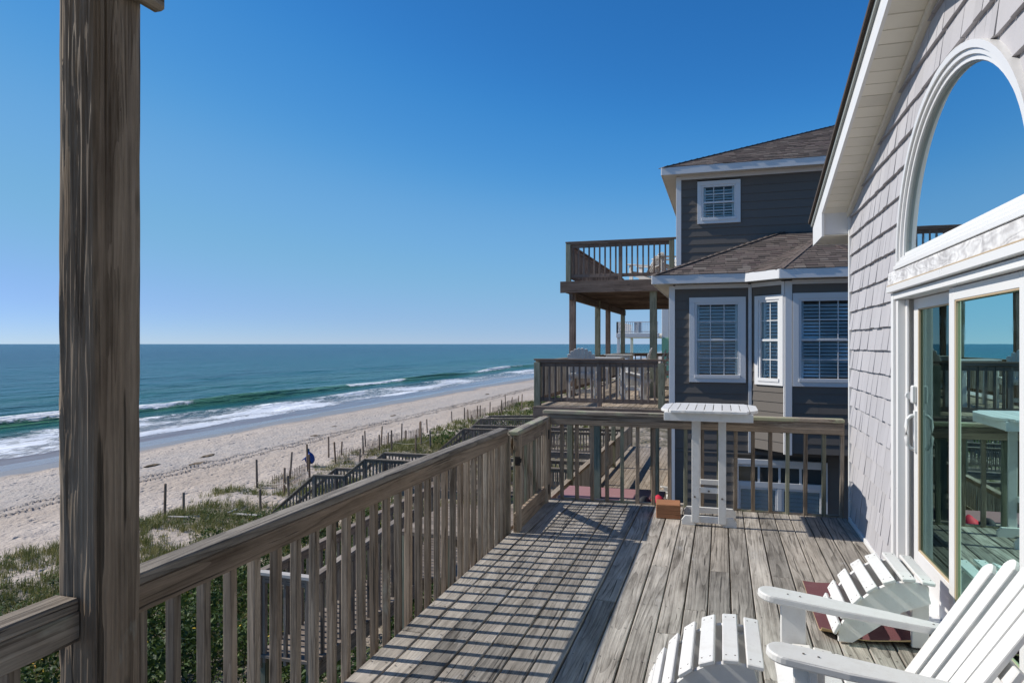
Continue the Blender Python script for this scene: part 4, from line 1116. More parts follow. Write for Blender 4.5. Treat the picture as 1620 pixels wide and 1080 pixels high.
def window_unit(fr, x0, x1, z0, z1, parent, cols=3, rows=2, trim=0.10, name='window', sashes=2, slat=0.062, wide=None):
    g = MB(); t = trim
    yo, yi = -0.045, 0.05
    g.box((x0, yo, z1 - t), (x1, yi, z1)); g.box((x0, yo, z0), (x1, yi, z0 + t))
    g.box((x0, yo, z0 + t), (x0 + t, yi, z1 - t)); g.box((x1 - t, yo, z0 + t), (x1, yi, z1 - t))
    s = 0.042; a0, a1, b0, b1 = x0 + t, x1 - t, z0 + t, z1 - t
    g.box((a0, -0.058, b0 - 0.02), (a1, 0.045, b0 + s)); g.box((a0, -0.030, b1 - s), (a1, 0.045, b1))
    g.box((a0, -0.030, b0 + s), (a0 + s, 0.045, b1 - s)); g.box((a1 - s, -0.030, b0 + s), (a1, 0.045, b1 - s))
    w = g.build(name, M['white_trim'], parent, fr)
    a0 += s; a1 -= s; b0 += s; b1 -= s
    mid = (b0 + b1) / 2
    if sashes == 2: box('meeting_rail', (a0, -0.018, mid - 0.02), (a1, 0.035, mid + 0.02), M['white_vinyl'], w, fr)
    spans = [(b0, mid - 0.02), (mid + 0.02, b1)] if sashes == 2 else [(b0, b1)]
    mb = MB(); bt = 0.016
    for (c0, c1) in spans:
        for i in range(1, cols):
            xx = a0 + (a1 - a0) * i / cols; mb.box((xx - bt / 2, 0.004, c0), (xx + bt / 2, 0.016, c1), 0.001)
        for j in range(1, rows):
            zz = c0 + (c1 - c0) * j / rows; mb.box((a0, 0.0035, zz - bt / 2), (a1, 0.0165, zz + bt / 2), 0.001)
        for i in range(cols):
            for j in range(rows):
                p0, p1 = a0 + (a1 - a0) * i / cols, a0 + (a1 - a0) * (i + 1) / cols
                q0, q1 = c0 + (c1 - c0) * j / rows, c0 + (c1 - c0) * (j + 1) / rows
                pydata('pane', [(p0, 0.010, q0), (p1, 0.010, q0), (p1, 0.010, q1), (p0, 0.010, q1)], [[0, 1, 2, 3]], M['glass'], w, fr)
    if mb.v: mb.build('glazing_bar', M['white_vinyl'], w, fr)
    lv = MB(); z = b0 + 0.05
    fw = 0.045
    lv.box((a0, 0.05, b0), (a0 + fw, 0.085, b1)); lv.box((a1 - fw, 0.05, b0), (a1, 0.085, b1))
    while z < b1 - 0.03:
        lv.bar((a0 + fw, 0.068, z), (a1 - fw, 0.068, z), slat * 0.98, 0.008, up=(0, -0.68, 0.73)); z += slat
    tag(lv.build('shutter', M['blind'], w, fr), kind='stuff')
    return w
F0 = Matrix.Translation((0, NY, 0)); FU = Matrix.Translation((0, NYU, 0)); FB = Matrix.Translation((0, NY - BAYD, 0))
FC = Matrix.Translation((BAY0, NY, 0)) @ Matrix.Rotation(R(-45), 4, 'Z'); CL = BAYD * math.sqrt(2)
W1 = (-0.60, 0.43, 0.95, 2.57); W2 = (1.20, 2.38, 0.93, 2.58); WC = (0.10, CL - 0.03, 0.93, 2.57); WU = (-0.52, 0.39, 4.34, 5.28); WB = (0.21, 1.84, -2.55, -0.48)
plank_wall(F0, NX + 0.1, 0.475, BAYB - 0.05, 2.78, [W1], nh)
plank_wall(F0, NX + 0.1, 4.2, -3.6, BAYB - 0.052, [WB], nh)
plank_wall(FB, BAY0 + BAYD + 0.1, BAY1, BAYB + 0.02, 2.78, [W2], nh)
plank_wall(FC, 0.0, CL - 0.02, BAYB + 0.02, 2.78, [WC], nh)
plank_wall(FU, NX + 0.1, 5.5, 3.0, 5.40, [WU], nh)
window_unit(F0, *W1, nh); window_unit(FB, *W2, nh); window_unit(FC, *WC, nh, cols=2, trim=0.085); window_unit(FU, *WU, nh, trim=0.09)
# basement window group: transoms over two tall sashes
g = MB(); t = 0.09
bx0, bx1, bz0, bz1 = WB
g.box((bx0, -0.05, bz1 - t), (bx1, 0.05, bz1)); g.box((bx0, -0.05, bz0), (bx0 + t, 0.05, bz1 - t)); g.box((bx1 - t, -0.05, bz0), (bx1, 0.05, bz1 - t)); g.box((bx0, -0.05, bz0 - .09), (bx1, 0.05, bz0))
wbo = g.build('window_group', M['white_trim'], nh, F0)
g = MB()
zt0, zt1 = bz1 - 0.42, bz1 - t
xm = (bx0 + bx1) / 2
g.box((bx0 + t, -0.03, zt0 - 0.10), (bx1 - t, 0.045, zt0)); g.box((xm - 0.035, -0.028, bz0), (xm + 0.035, 0.045, zt0 - 0.10))
g.box((bx0 + t, -0.02, zt1 - 0.05), (bx1 - t, 0.045, zt1)); 
for i in (1, 2, 3):
    xx = bx0 + t + (bx1 - bx0 - 2 * t) * i / 4; g.box((xx - 0.02, -0.02, zt0), (xx + 0.02, 0.044, zt1 - 0.05))
g.build('frame', M['white_vinyl'], wbo, F0)
for i in range(4):
    w4 = (bx1 - bx0 - 2 * t) / 4; xa = bx0 + t + i * w4
    pydata('pane', [(xa, 0.01, zt0), (xa + w4, 0.01, zt0), (xa + w4, 0.01, zt1), (xa, 0.01, zt1)], [[0, 1, 2, 3]], M['glass'], wbo, F0)
for (xa, xb) in ((bx0 + t, xm - 0.035), (xm + 0.035, bx1 - t)):
    pydata('pane', [(xa, 0.01, bz0), (xb, 0.01, bz0), (xb, 0.01, zt0 - 0.1), (xa, 0.01, zt0 - 0.1)], [[0, 1, 2, 3]], M['glass'], wbo, F0)
    fr_ = MB(); fr_.box((xa, -0.015, bz0), (xa + 0.04, 0.04, zt0 - .1)); fr_.box((xb - 0.04, -0.015, bz0), (xb, 0.04, zt0 - .1)); fr_.box((xa + .04, -0.014, zt0 - 0.145), (xb - .04, 0.04, zt0 - .1)); fr_.box((xa + .04, 0.002, -1.72), (xb - .04, 0.02, -1.70))
    fr_.build('sash', M['white_vinyl'], wbo, F0)
    lv = MB(); z = bz0 + 0.05
    while z < zt0 - 0.14:
        lv.bar((xa + 0.04, 0.07, z), (xb - 0.04, 0.07, z), 0.075, 0.008, up=(0, -0.82, 0.57)); z += 0.075
    tag(lv.build('shutter', M['blind'], wbo, F0), kind='stuff')
# trims
box('corner_board', (NX - 0.01, -0.03, -3.6), (NX + 0.1, 0.02, 2.80), M['white_trim'], nh, F0)
box('corner_board', (NX - 0.01, -0.03, 3.0), (NX + 0.1, 0.02, 5.42), M['white_trim'], nh, FU)
box('corner_board', (0.476, -0.032, BAYB - 0.08), (0.536, 0.02, 2.80), M['white_trim'], nh, F0)
box('corner_board', (BAY0 + BAYD - 0.015, -0.035, BAYB - 0.01), (BAY0 + BAYD + 0.10, 0.02, 2.80), M['white_trim'], nh, FB)
box('corner_board', (CL - 0.075, -0.033, 2.571), (CL - 0.012, 0.02, 2.80), M['white_trim'], nh, FC)
box('corner_board', (CL - 0.029, -0.033, BAYB - 0.005), (CL - 0.008, 0.02, 2.57), M['white_trim'], nh, FC)
box('frieze', (NX + 0.1, -0.024, 2.74), (0.475, 0.0, 2.82), M['white_trim'], nh, F0)
box('frieze', (BAY0 + BAYD + 0.1, -0.024, 2.74), (BAY1, 0.0, 2.82), M['white_trim'], nh, FB)
box('frieze', (0.0, -0.024, 2.74), (CL - 0.08, 0.0, 2.82), M['white_trim'], nh, FC)
box('frieze', (NX + 0.1, -0.024, 5.345), (5.5, 0.0, 5.43), M['white_trim'], nh, FU)
# bay floor and core
pydata('bay_core', [(BAY0 + .03, NY + .16, z) for z in (BAYB, 2.79)] + [(BAY0 + .03 + .16, NY - .0, z) for z in (BAYB, 2.79)] + [(BAY0 + BAYD + .07, NY - BAYD + .13, z) for z in (BAYB, 2.79)] + [(BAY1, NY - BAYD + .13, z) for z in (BAYB, 2.79)] + [(BAY1 + .5, NY + .16, z) for z in (BAYB, 2.79)],
       [[0, 2, 4, 6, 8], [1, 9, 7, 5, 3], [0, 1, 3, 2], [2, 3, 5, 4], [4, 5, 7, 6], [6, 7, 9, 8]], M['core'], nh)
pydata('bay_floor', [(BAY0, NY, BAYB + .015), (BAY0 + BAYD, NY - BAYD, BAYB + .015), (BAY1, NY - BAYD, BAYB + .015), (BAY1 + BAYD, NY, BAYB + .015)], [[0, 1, 2, 3]], M['siding'], nh)
# fascia + soffit polyline of the lower eave
OV = 0.31
eave = [(NX - OV, 20.0), (NX - OV, NY - OV), (BAY0 - 0.13, NY - OV), (BAY0 + BAYD - 0.13, NY - BAYD - OV), (BAY1 + 0.13, NY - BAYD - OV), (BAY1 + BAYD + 0.13, NY - OV), (6.0, NY - OV)]
for (a, b) in zip(eave, eave[1:]):
    lumber('fascia', (*a, EZ - 0.085), (*b, EZ - 0.085), 0.022, 0.165, M['white_trim'], nh)
so = [(NX - OV, NY - OV), (BAY0 - 0.13, NY - OV), (BAY0 + BAYD - 0.13, NY - BAYD - OV), (BAY1 + 0.13, NY - BAYD - OV), (BAY1 + BAYD + 0.13, NY - OV), (6, NY - OV), (6, NY + .1), (NX + .05, NY + .1), (NX + .05, 20), (NX - OV, 20)]
pydata('soffit', [(x, y, EZ - 0.155) for x, y in so], [list(range(len(so)))], M['cream_soffit'], nh)
ue = [(NX - OV, 26.5), (NX - OV, NYU - OV), (9.0, NYU - OV)]
for (a, b) in zip(ue, ue[1:]): lumber('fascia', (*a, UEZ - 0.085), (*b, UEZ - 0.085), 0.022, 0.165, M['white_trim'], nh)
pydata('soffit', [(NX - OV, NYU - OV, UEZ - .155), (9, NYU - OV, UEZ - .155), (9, NYU + .1, UEZ - .155), (NX + .05, NYU + .1, UEZ - .155), (NX + .05, 26.5, UEZ - .155), (NX - OV, 26.5, UEZ - .155)], [[0, 1, 2, 3, 4, 5]], M['cream_soffit'], nh)
# roof planes with shingle tabs
def tab_plane(P, max_parts, part, rest, row=0.135):
    """P: planar polygon (3-D) whose first edge is the eave"""
    P = [Vector(p) for p in P]
    u = (P[1] - P[0]).normalized(); nrm = None
    for q in range(2, len(P)):
        n_ = u.cross(P[q] - P[0])
        if n_.length > 1e-4: nrm = n_.normalized(); break
    if nrm.z < 0: nrm = -nrm
    vv = nrm.cross(u)
    if vv.dot(P[2] - P[0]) < 0: vv = -vv
    uv = [((p - P[0]).dot(u), (p - P[0]).dot(vv)) for p in P]
    vmax = max(b for a, b in uv); i = 0; out = []
    while i * row < vmax:
        v0 = i * row - (0.015 if i == 0 else 0); v1 = min((i + 1) * row + 0.02, vmax)
        xs = []
        vm = (max(v0, 0.001) + min((i + 1) * row, vmax)) / 2
        for k in range(len(uv)):
            (a0, b0), (a1, b1) = uv[k], uv[(k + 1) % len(uv)]
            if (b0 - vm) * (b1 - vm) < 0: xs.append(a0 + (a1 - a0) * (vm - b0) / (b1 - b0))
        if len(xs) >= 2:
            lo, hi = min(xs), max(xs); x = lo - random.uniform(0, 0.12)
            while x < hi:
                w = random.choice((0.10, 0.15, 0.2, 0.25, 0.3)); a = max(lo, x); b = min(hi, x + w - 0.004)
                if b - a > 0.015:
                    th = random.choice((0.005, 0.011)); dv = random.uniform(-0.008, 0.004)
                    base = P[0]
                    q = [base + u * a + vv * (v0 + dv) + nrm * (0.006 + th), base + u * b + vv * (v0 + dv) + nrm * (0.006 + th), base + u * b + vv * v1 + nrm * 0.005, base + u * a + vv * v1 + nrm * 0.005,
                         base + u * a + vv * (v0 + dv) + nrm * 0.001, base + u * b + vv * (v0 + dv) + nrm * 0.001]
                    out.append(q)
                x += w
        i += 1
    TF = [[0, 1, 2, 3], [0, 4, 5, 1]]
    for k, q in enumerate(out):
        if k < max_parts and part is not None: pydata('shingle', q, TF, M['roof'], part)
        else: rest.add(q, TF)
def rz_(y, off): return EZ + RS * (y - off)
yb = NYU + 0.3
A0 = (NX - OV, NY - OV, EZ); hipend = (NX - OV + (yb - NY + OV), yb, rz_(yb, NY - OV))
apex = Vector((1.82, 14.62, 3.79))
main = [A0, (6.0, NY - OV, EZ), (6.0, yb, rz_(yb, NY - OV)), hipend]
side = [(NX - OV, 20, EZ), A0, hipend, (hipend[0], 20, hipend[2])]
bayl = [(BAY0 - 0.13, NY - OV, EZ), (BAY0 + BAYD - 0.13, NY - BAYD - OV, EZ), apex]
bayf = [(BAY0 + BAYD - 0.13, NY - BAYD - OV, EZ), (BAY1 + 0.13, NY - BAYD - OV, EZ), apex]
bayr = [(BAY1 + 0.13, NY - BAYD - OV, EZ), (BAY1 + BAYD + 0.13, NY - OV, EZ), apex]
rs = MB()
for pl in (main, side): rs.add(pl, [[0, 1, 2, 3]])
for pl in (bayl, bayf, bayr): rs.add(pl, [[0, 1, 2]])
lr = rs.build('lower_roof', M['roof'], nh)
rest = MB()
tab_plane(bayf, 60, lr, rest); tab_plane(bayl, 40, lr, rest); tab_plane(main, 190, lr, rest); tab_plane(bayr, 0, None, rest); tab_plane(side, 0, None, rest)
tag(rest.build('shingle_field', M['roof'], lr), kind='stuff')
hp = MB()
hp.bar(A0, hipend, 0.2, 0.014, up=(-0.2, -0.2, 1)); hp.bar(bayf[0], apex, 0.16, 0.016, up=(-.2, -.3, 1)); hp.bar(bayf[1], apex, 0.16, 0.016, up=(.2, -.3, 1)); hp.bar(bayl[0], apex, 0.05, 0.01, up=(-.2, -.3, 1))
hp.build('hip_cap', M['roof'], lr)
U0 = (NX - OV, NYU - OV, UEZ); tU = 5.2; UH = (NX - OV + tU, NYU - OV + tU, UEZ + RS * tU)
um = [U0, (NX - OV + 2 * tU, NYU - OV, UEZ), UH]; us = [(NX - OV, NYU - OV + 2 * tU, UEZ), U0, UH]
rs = MB(); rs.add(um, [[0, 1, 2]]); rs.add(us, [[0, 1, 2]]); ur = rs.build('upper_roof', M['roof'], nh)
rest = MB(); tab_plane(um, 0, None, rest); tab_plane(us, 0, None, rest); tag(rest.build('shingle_field', M['roof'], ur), kind='stuff')
hp = MB(); hp.bar(U0, UH, 0.2, 0.016, up=(-.2, -.2, 1)); hp.build('hip_cap', M['roof'], ur)

# ------------------------------------------------------------------ NEIGHBOUR DECKS
ND = ('neigh_wood', 'neigh_wood', 'neigh_wood')
nd1 = thing('wooden_deck', 'middle wooden deck of the dark house, holding tall white chairs and tables', 'deck', (-2.4, 20, 0.3))
LZ = 0.37
for i in range(20):
    x = -3.78 + i * 0.1435
    if x < NX - 0.08: lumber('plank', (x + 0.07, 14.05, LZ - 0.019), (x + 0.07, 27, LZ - 0.019), 0.137, 0.038, M['neigh_floor'], nd1)
lumber('rim_joist', (-3.84, 14.03, LZ - 0.14), (NX - 0.05, 14.03, LZ - 0.14), 0.04, 0.24, M['neigh_wood'], nd1)
lumber('rim_joist', (-3.83, 14.06, LZ - 0.14), (-3.83, 27, LZ - 0.14), 0.04, 0.24, M['neigh_wood'], nd1)
for yy in np.arange(14.6, 27, 1.2): lumber('joist', (-3.8, yy, LZ - 0.16), (NX - 0.06, yy, LZ - 0.16), 0.04, 0.22, M['neigh_wood'], nd1)
for xx, yy in ((-3.72, 14.2), (-1.3, 14.25), (-3.72, 17.2), (-1.62, 17.2), (-3.72, 20.9), (-3.72, 24.5), (-2.5, 14.25), (-1.45, 20.9)):
    lumber('support_post', (xx, yy, -4.8), (xx, yy, LZ - 0.28), 0.14, 0.14, M['green_post'], nd1, up=(1, 0, 0))
nr1 = thing('deck_railing', 'brown wooden railing round the middle deck of the dark house', 'railing', (-2.4, 14.15, LZ))
railing(nr1, (-3.70, 14.13), (-1.24, 14.13), LZ, LZ, h=0.96, gap=0.128, mats=ND, bot=0.13, cap_w=0.11)
for xx in (-3.77, -1.17): lumber('post', (xx, 14.13, LZ - 0.26), (xx, 14.13, LZ + 0.92), 0.13, 0.13, M['green_post'], nr1, up=(1, 0, 0))
lumber('post', (-2.44, 14.155, LZ - 0.02), (-2.44, 14.155, LZ + 0.87), 0.085, 0.085, M['neigh_wood'], nr1, up=(1, 0, 0))
lumber('cap', (-3.84, 14.13, LZ + 0.979), (NX - 0.02, 14.13, LZ + 0.979), 0.13, 0.036, M['neigh_wood'], nr1)
railing(nr1, (-3.77, 14.2), (-3.77, 27), LZ, LZ, h=0.96, gap=0.14, mats=('neigh_floor', 'neigh_wood', 'neigh_floor'), bot=0.13, cap_w=0.13, ends=(False, True))
railing(nr1, (-3.77, 26.95), (NX, 26.95), LZ, LZ, h=0.96, gap=0.2, mats=ND, bot=0.13, cap_w=0.13)

nd2 = thing('wooden_deck', 'topmost brown wooden deck of the dark house, raised on tall posts', 'deck', (-2.4, 22, 3.2))
UZ = 3.27
for i in range(20):
    x = -3.80 + i * 0.1435
    if x < NX - 0.08: lumber('plank', (x + 0.07, 17.0, UZ - 0.019), (x + 0.07, 27.2, UZ - 0.019), 0.139, 0.038, M['neigh_wood'], nd2)
lumber('rim_joist', (-3.93, 16.97, UZ - 0.15), (NX - 0.03, 16.97, UZ - 0.15), 0.045, 0.29, M['neigh_wood'], nd2)
lumber('rim_joist', (-3.83, 17.0, UZ - 0.16), (-3.83, 27.2, UZ - 0.16), 0.045, 0.24, M['neigh_wood'], nd2)
for yy in np.arange(17.4, 27.2, 0.61): lumber('joist', (-3.80, yy, UZ - 0.14), (NX - 0.03, yy, UZ - 0.14), 0.04, 0.2, M['neigh_wood'], nd2)
for xx in (-3.66,): lumber('beam', (xx, 17.0, UZ - 0.37), (xx, 27, UZ - 0.37), 0.09, 0.2, M['neigh_wood'], nd2)
for xx, yy, mm in ((-3.66, 17.2, 'neigh_wood'), (-3.66, 20.9, 'green_post'), (-3.66, 22.9, 'neigh_wood'), (-3.66, 26.5, 'green_post'), (-1.62, 17.2, 'green_post'), (-1.25, 18.3, 'green_post')):
    lumber('support_post', (xx, yy, LZ), (xx, yy, UZ - 0.26), 0.17 if xx == -1.62 else 0.15, 0.15, M[mm], nd2, up=(0, 1, 0))
nr2 = thing('deck_railing', 'brown wooden railing round the topmost deck of the dark house', 'railing', (-2.4, 17.05, UZ))
railing(nr2, (-3.68, 17.08), (-1.12, 17.08), UZ, UZ, h=0.97, gap=0.128, mats=ND, bot=0.13, cap_w=0.11)
for xx in (-3.74, -1.17): lumber('post', (xx, 17.08, UZ - 0.02), (xx, 17.08, UZ + 0.96), 0.12, 0.12, M['green_post'], nr2, up=(1, 0, 0))
lumber('post', (-2.42, 17.1, UZ), (-2.42, 17.1, UZ + 0.88), 0.085, 0.085, M['neigh_wood'], nr2, up=(1, 0, 0))
lumber('cap', (-3.81, 17.08, UZ + 0.989), (NX - 0.02, 17.08, UZ + 0.989), 0.13, 0.036, M['neigh_wood'], nr2)
railing(nr2, (-3.74, 17.15), (-3.74, 27.1), UZ, UZ, h=0.97, gap=0.14, mats=ND, bot=0.13, cap_w=0.11, ends=(False, True))

nd0 = thing('wooden_deck', 'lowest tan plank deck seen through the balusters below the dark house', 'deck', (-2.4, 20, -2.8))
GZ0 = -2.75
for i in range(20):
    x = -3.80 + i * 0.1435
    if x < NX - 0.08: lumber('plank', (x + 0.07, 14.4, GZ0 - 0.019), (x + 0.07, 30, GZ0 - 0.019), 0.137, 0.038, M['neigh_floor'], nd0)
lumber('rim_joist', (-3.83, 14.38, GZ0 - 0.14), (NX - 0.05, 14.38, GZ0 - 0.14), 0.04, 0.24, M['neigh_wood'], nd0)
nr0 = thing('deck_railing', 'tan wooden railing of the lowest deck below the dark house', 'railing', (-3.75, 20, GZ0))
railing(nr0, (-3.75, 14.6), (-3.75, 29.8), GZ0, GZ0, h=0.97, gap=0.14, mats=('neigh_floor', 'neigh_floor', 'neigh_floor'), bot=0.13, cap_w=0.14, ends=(True, True))
pv = thing('mauve_box', 'mauve painted box at the near edge of the lowest deck below', 'box', (-2.3, 14.0, -3.9))
lumber('body', (-3.30, 14.75, -2.2), (-1.22, 14.75, -2.2), 1.1, 1.2, M['mauve'], pv, k=0.02)
lumber('lid', (-3.34, 14.75, -1.575), (-1.18, 14.75, -1.575), 1.16, 0.045, M['mauve'], pv, k=0.01)
bg_ = thing('beach_bag', 'red and black beach bag below the deck beside the dark house', 'bag', (-1.05, 11.4, -1.12))
def blob(name, c, r, mat, parent, seed):
    me = bpy.data.meshes.new(name); bm = bmesh.new(); bmesh.ops.create_icosphere(bm, subdivisions=3, radius=1.0)
    for v_ in bm.verts:
        n_ = 1 + 0.35 * float(fbm(v_.co.x * 2 + seed, v_.co.y * 2 + v_.co.z * 1.7, 3, seed)); v_.co = Vector((c[0] + v_.co.x * r[0] * n_, c[1] + v_.co.y * r[1] * n_, c[2] + max(-0.75, v_.co.z) * r[2] * n_))
    bm.to_mesh(me); bm.free(); me.shade_smooth(); return mesh_obj(name, me, mat, parent)
plat = thing('wooden_landing', 'small plank landing beside the dark house holding a beach bag', 'landing', (-1.2, 11.5, -1.7))
for i in range(8): lumber('plank', (-1.7 + i * 0.145, 10.8, -1.14), (-1.7 + i * 0.145, 12.4, -1.14), 0.138, 0.036, M['neigh_floor'], plat)
for xx, yy in ((-1.65, 10.9), (-0.75, 10.9), (-1.65, 12.3), (-0.75, 12.3)): lumber('support_post', (xx, yy, -4.6), (xx, yy, -1.16), 0.09, 0.09, M['green_post'], plat, up=(1, 0, 0))
blob('body', (-1.0, 11.4, -0.99), (0.15, 0.13, 0.19), M['red'], bg_, 5); blob('flap', (-1.22, 11.37, -1.0), (0.12, 0.12, 0.18), M['black'], bg_, 8)

# chairs and tables on the neighbour's decks
adirondack('tall white adirondack bar chair with fan back, nearest the ocean corner of the middle deck', (-3.0, 15.55, LZ), R(90), 'white chairs on the middle deck', lift=0.30, slats=8, name='bar_chair')
adirondack('tall white bar chair right of the fan-backed one on the middle deck', (-2.12, 15.7, LZ), R(180), 'white chairs on the middle deck', lift=0.30, slats=6, name='bar_chair')
adirondack('white bar chair against the green post on the middle deck', (-1.95, 17.6, LZ), R(180), 'white chairs on the middle deck', lift=0.25, slats=6, name='bar_chair')
adirondack('white bar chair standing farthest back on the middle deck, left of its twin', (-2.55, 21.2, LZ), R(180), 'white chairs on the middle deck', lift=0.25, slats=6, name='bar_chair')
adirondack('white bar chair standing farthest back on the middle deck, right of its twin', (-2.15, 21.9, LZ), R(180), 'white chairs on the middle deck', lift=0.25, slats=6, name='bar_chair')
adirondack('white adirondack chair in the middle of the topmost deck', (-2.25, 18.9, UZ), R(160), 'white chairs on the topmost deck', slats=6)
adirondack('white tall-backed chair at the house end of the topmost deck', (-1.55, 18.3, UZ), R(200), 'white chairs on the topmost deck', lift=0.12, slats=6)
adirondack('white adirondack chair low down on the tan lowest deck, seen through balusters', (-1.5, 17.0, GZ0), R(180), 'white chairs on the lowest deck', slats=6)
adirondack('white adirondack chair deeper in on the tan lowest deck near the white corner board', (-1.45, 18.6, GZ0), R(180), 'white chairs on the lowest deck', slats=6)
def counter_table(label, loc, sx, sy, h):
    t = thing('counter_table', label, 'table', loc, 0, 'white tables on the middle deck'); K = WM[t]; m = M['white_wood']
    n = 7
    for i in range(n): lumber('slat', (-sx / 2, -sy / 2 + sy * (i + 0.5) / n, h - 0.012), (sx / 2, -sy / 2 + sy * (i + 0.5) / n, h - 0.012), sy / n - 0.008, 0.024, m, t, K)
    for s in (-1, 1):
        lumber('apron', (-sx / 2 + 0.05, s * (sy / 2 - 0.05), h - 0.07), (sx / 2 - 0.05, s * (sy / 2 - 0.05), h - 0.07), 0.024, 0.085, m, t, K)
        for q in (-1, 1): lumber('leg', (q * (sx / 2 - 0.08), s * (sy / 2 - 0.08), 0), (q * (sx / 2 - 0.08), s * (sy / 2 - 0.08), h - 0.026), 0.07, 0.07, m, t, K, up=(1, 0, 0))
counter_table('white counter-height table between the tall chairs on the middle deck', (-2.75, 17.0, LZ), 0.8, 0.8, 0.98)
counter_table('white counter-height table farther back on the middle deck', (-2.9, 20.3, LZ), 0.8, 0.8, 1.0)

# ------------------------------------------------------------------ FAR WHITE DECK HOUSE
fh = thing('green_house', 'pale green house far along the shore with a white railed deck', 'house', (-3, 66, -4.5))
MW = M['white_trim']
box('wall', (-5.0, 60.5, -4.5), (6, 74, 2.2), M['far_green'], fh, k=0.02)
box('wall', (-5.0, 60.6, 2.21), (6, 74, 7.5), M['white_trim'], fh, k=0.02)
box('roof', (-5.8, 60, 7.5), (6.5, 74.5, 7.9), M['roof'], fh, k=0.05)
box('deck_floor', (-8.9, 60, 2.25), (-5.2, 70, 2.62), MW, fh, k=0.02)
for xx, yy in ((-8.7, 60.3), (-8.7, 69.5)): box('post', (xx - 0.13, yy - 0.13, -4.8), (xx + 0.13, yy + 0.13, 2.25), MW, fh, k=0.01)
rm_ = MB()
for a, b in (((-8.8, 60.1), (-5.3, 60.1)), ((-8.8, 60.1), (-8.8, 69.9))):
    rm_.bar((*a, 3.6), (*b, 3.6), 0.1, 0.06); rm_.bar((*a, 2.75), (*b, 2.75), 0.06, 0.08)
    L_ = math.hypot(b[0] - a[0], b[1] - a[1]); n_ = int(L_ / 0.16)
    for i in range(n_ + 1):
        t = i / n_; p = (a[0] + (b[0] - a[0]) * t, a[1] + (b[1] - a[1]) * t); w = 0.12 if i % 11 == 0 else 0.045
        rm_.bar((*p, 2.62), (*p, 3.62), w, w, up=(1, 0, 0))
rm_.build('railing', MW, fh)
box('screen', (-7.3, 60.15, 2.65), (-6.7, 60.2, 3.65), MW, fh)

# ------------------------------------------------------------------ BEACH WALKWAYS
def walkway(label, y0, wid, prof, x_end, gap=0.125):
    """prof: list of (x, floor z) from the house towards the beach"""
    wk = thing('beach_walkway', label, 'walkway', (prof[0][0], y0 + wid / 2, prof[0][1]))
    W4 = ('walk', 'walk', 'walk')
    for (xa, za), (xb, zb) in zip(prof, prof[1:]):
        for s, yy in enumerate((y0, y0 + wid)):
            railing(wk, (xa, yy), (xb, yy), za, zb, h=0.95, gap=gap, mats=('cap', 'walk', 'walk'), bot=0.12, cap_w=0.12, ends=(True, False), post=0.09)
        steep = abs(za - zb) > 0.2
        if steep:
            n = max(2, int(abs(za - zb) / 0.18))
            for i in range(n):
                t = (i + 0.5) / n; lumber('tread', (xa + (xb - xa) * t, y0 + 0.05, za + (zb - za) * t - 0.03), (xa + (xb - xa) * t, y0 + wid - 0.05, za + (zb - za) * t - 0.03), 0.26, 0.04, M['walk'], wk)
            for yy in (y0 + .03, y0 + wid - .03): lumber('stringer', (xa, yy, za - 0.14), (xb, yy, zb - 0.14), 0.04, 0.22, M['walk'], wk)
        else:
            n = int(abs(xb - xa) / 0.146)
            for i in range(n):
                xx = xa + (xb - xa) * (i + 0.5) / n; lumber('plank', (xx, y0 + 0.02, za - 0.02), (xx, y0 + wid - 0.02, za - 0.02), 0.138, 0.036, M['walk'], wk)
            for yy in (y0 + .04, y0 + wid - .04): lumber('beam', (xa, yy, za - 0.14), (xb, yy, za - 0.14), 0.04, 0.19, M['walk'], wk)
        for yy in (y0, y0 + wid): lumber('support_post', (xb + 0.02, yy, float(ground_z(xb, yy)) - 0.4), (xb + 0.02, yy, zb - 0.16), 0.09, 0.09, M['walk'], wk, up=(1, 0, 0))
    return wk
walkway('nearest grey railed beach walkway stepping down through the dune', 20.0, 1.35, [(-3.9, -2.98), (-11.2, -3.02), (-11.95, -3.62), (-13.1, -3.65), (-14.75, -5.0)], -14.6)
walkway('second grey railed beach walkway, behind the nearest one, with a long stair', 28.7, 1.35, [(-4.2, -3.0), (-11.1, -3.05), (-12.9, -4.6)], -13)
walkway('farthest grey railed beach walkway stepping over the dune', 38.0, 1.6, [(-8.2, -2.6), (-9.6, -3.5), (-13.6, -3.65), (-15.1, -4.9)], -15)

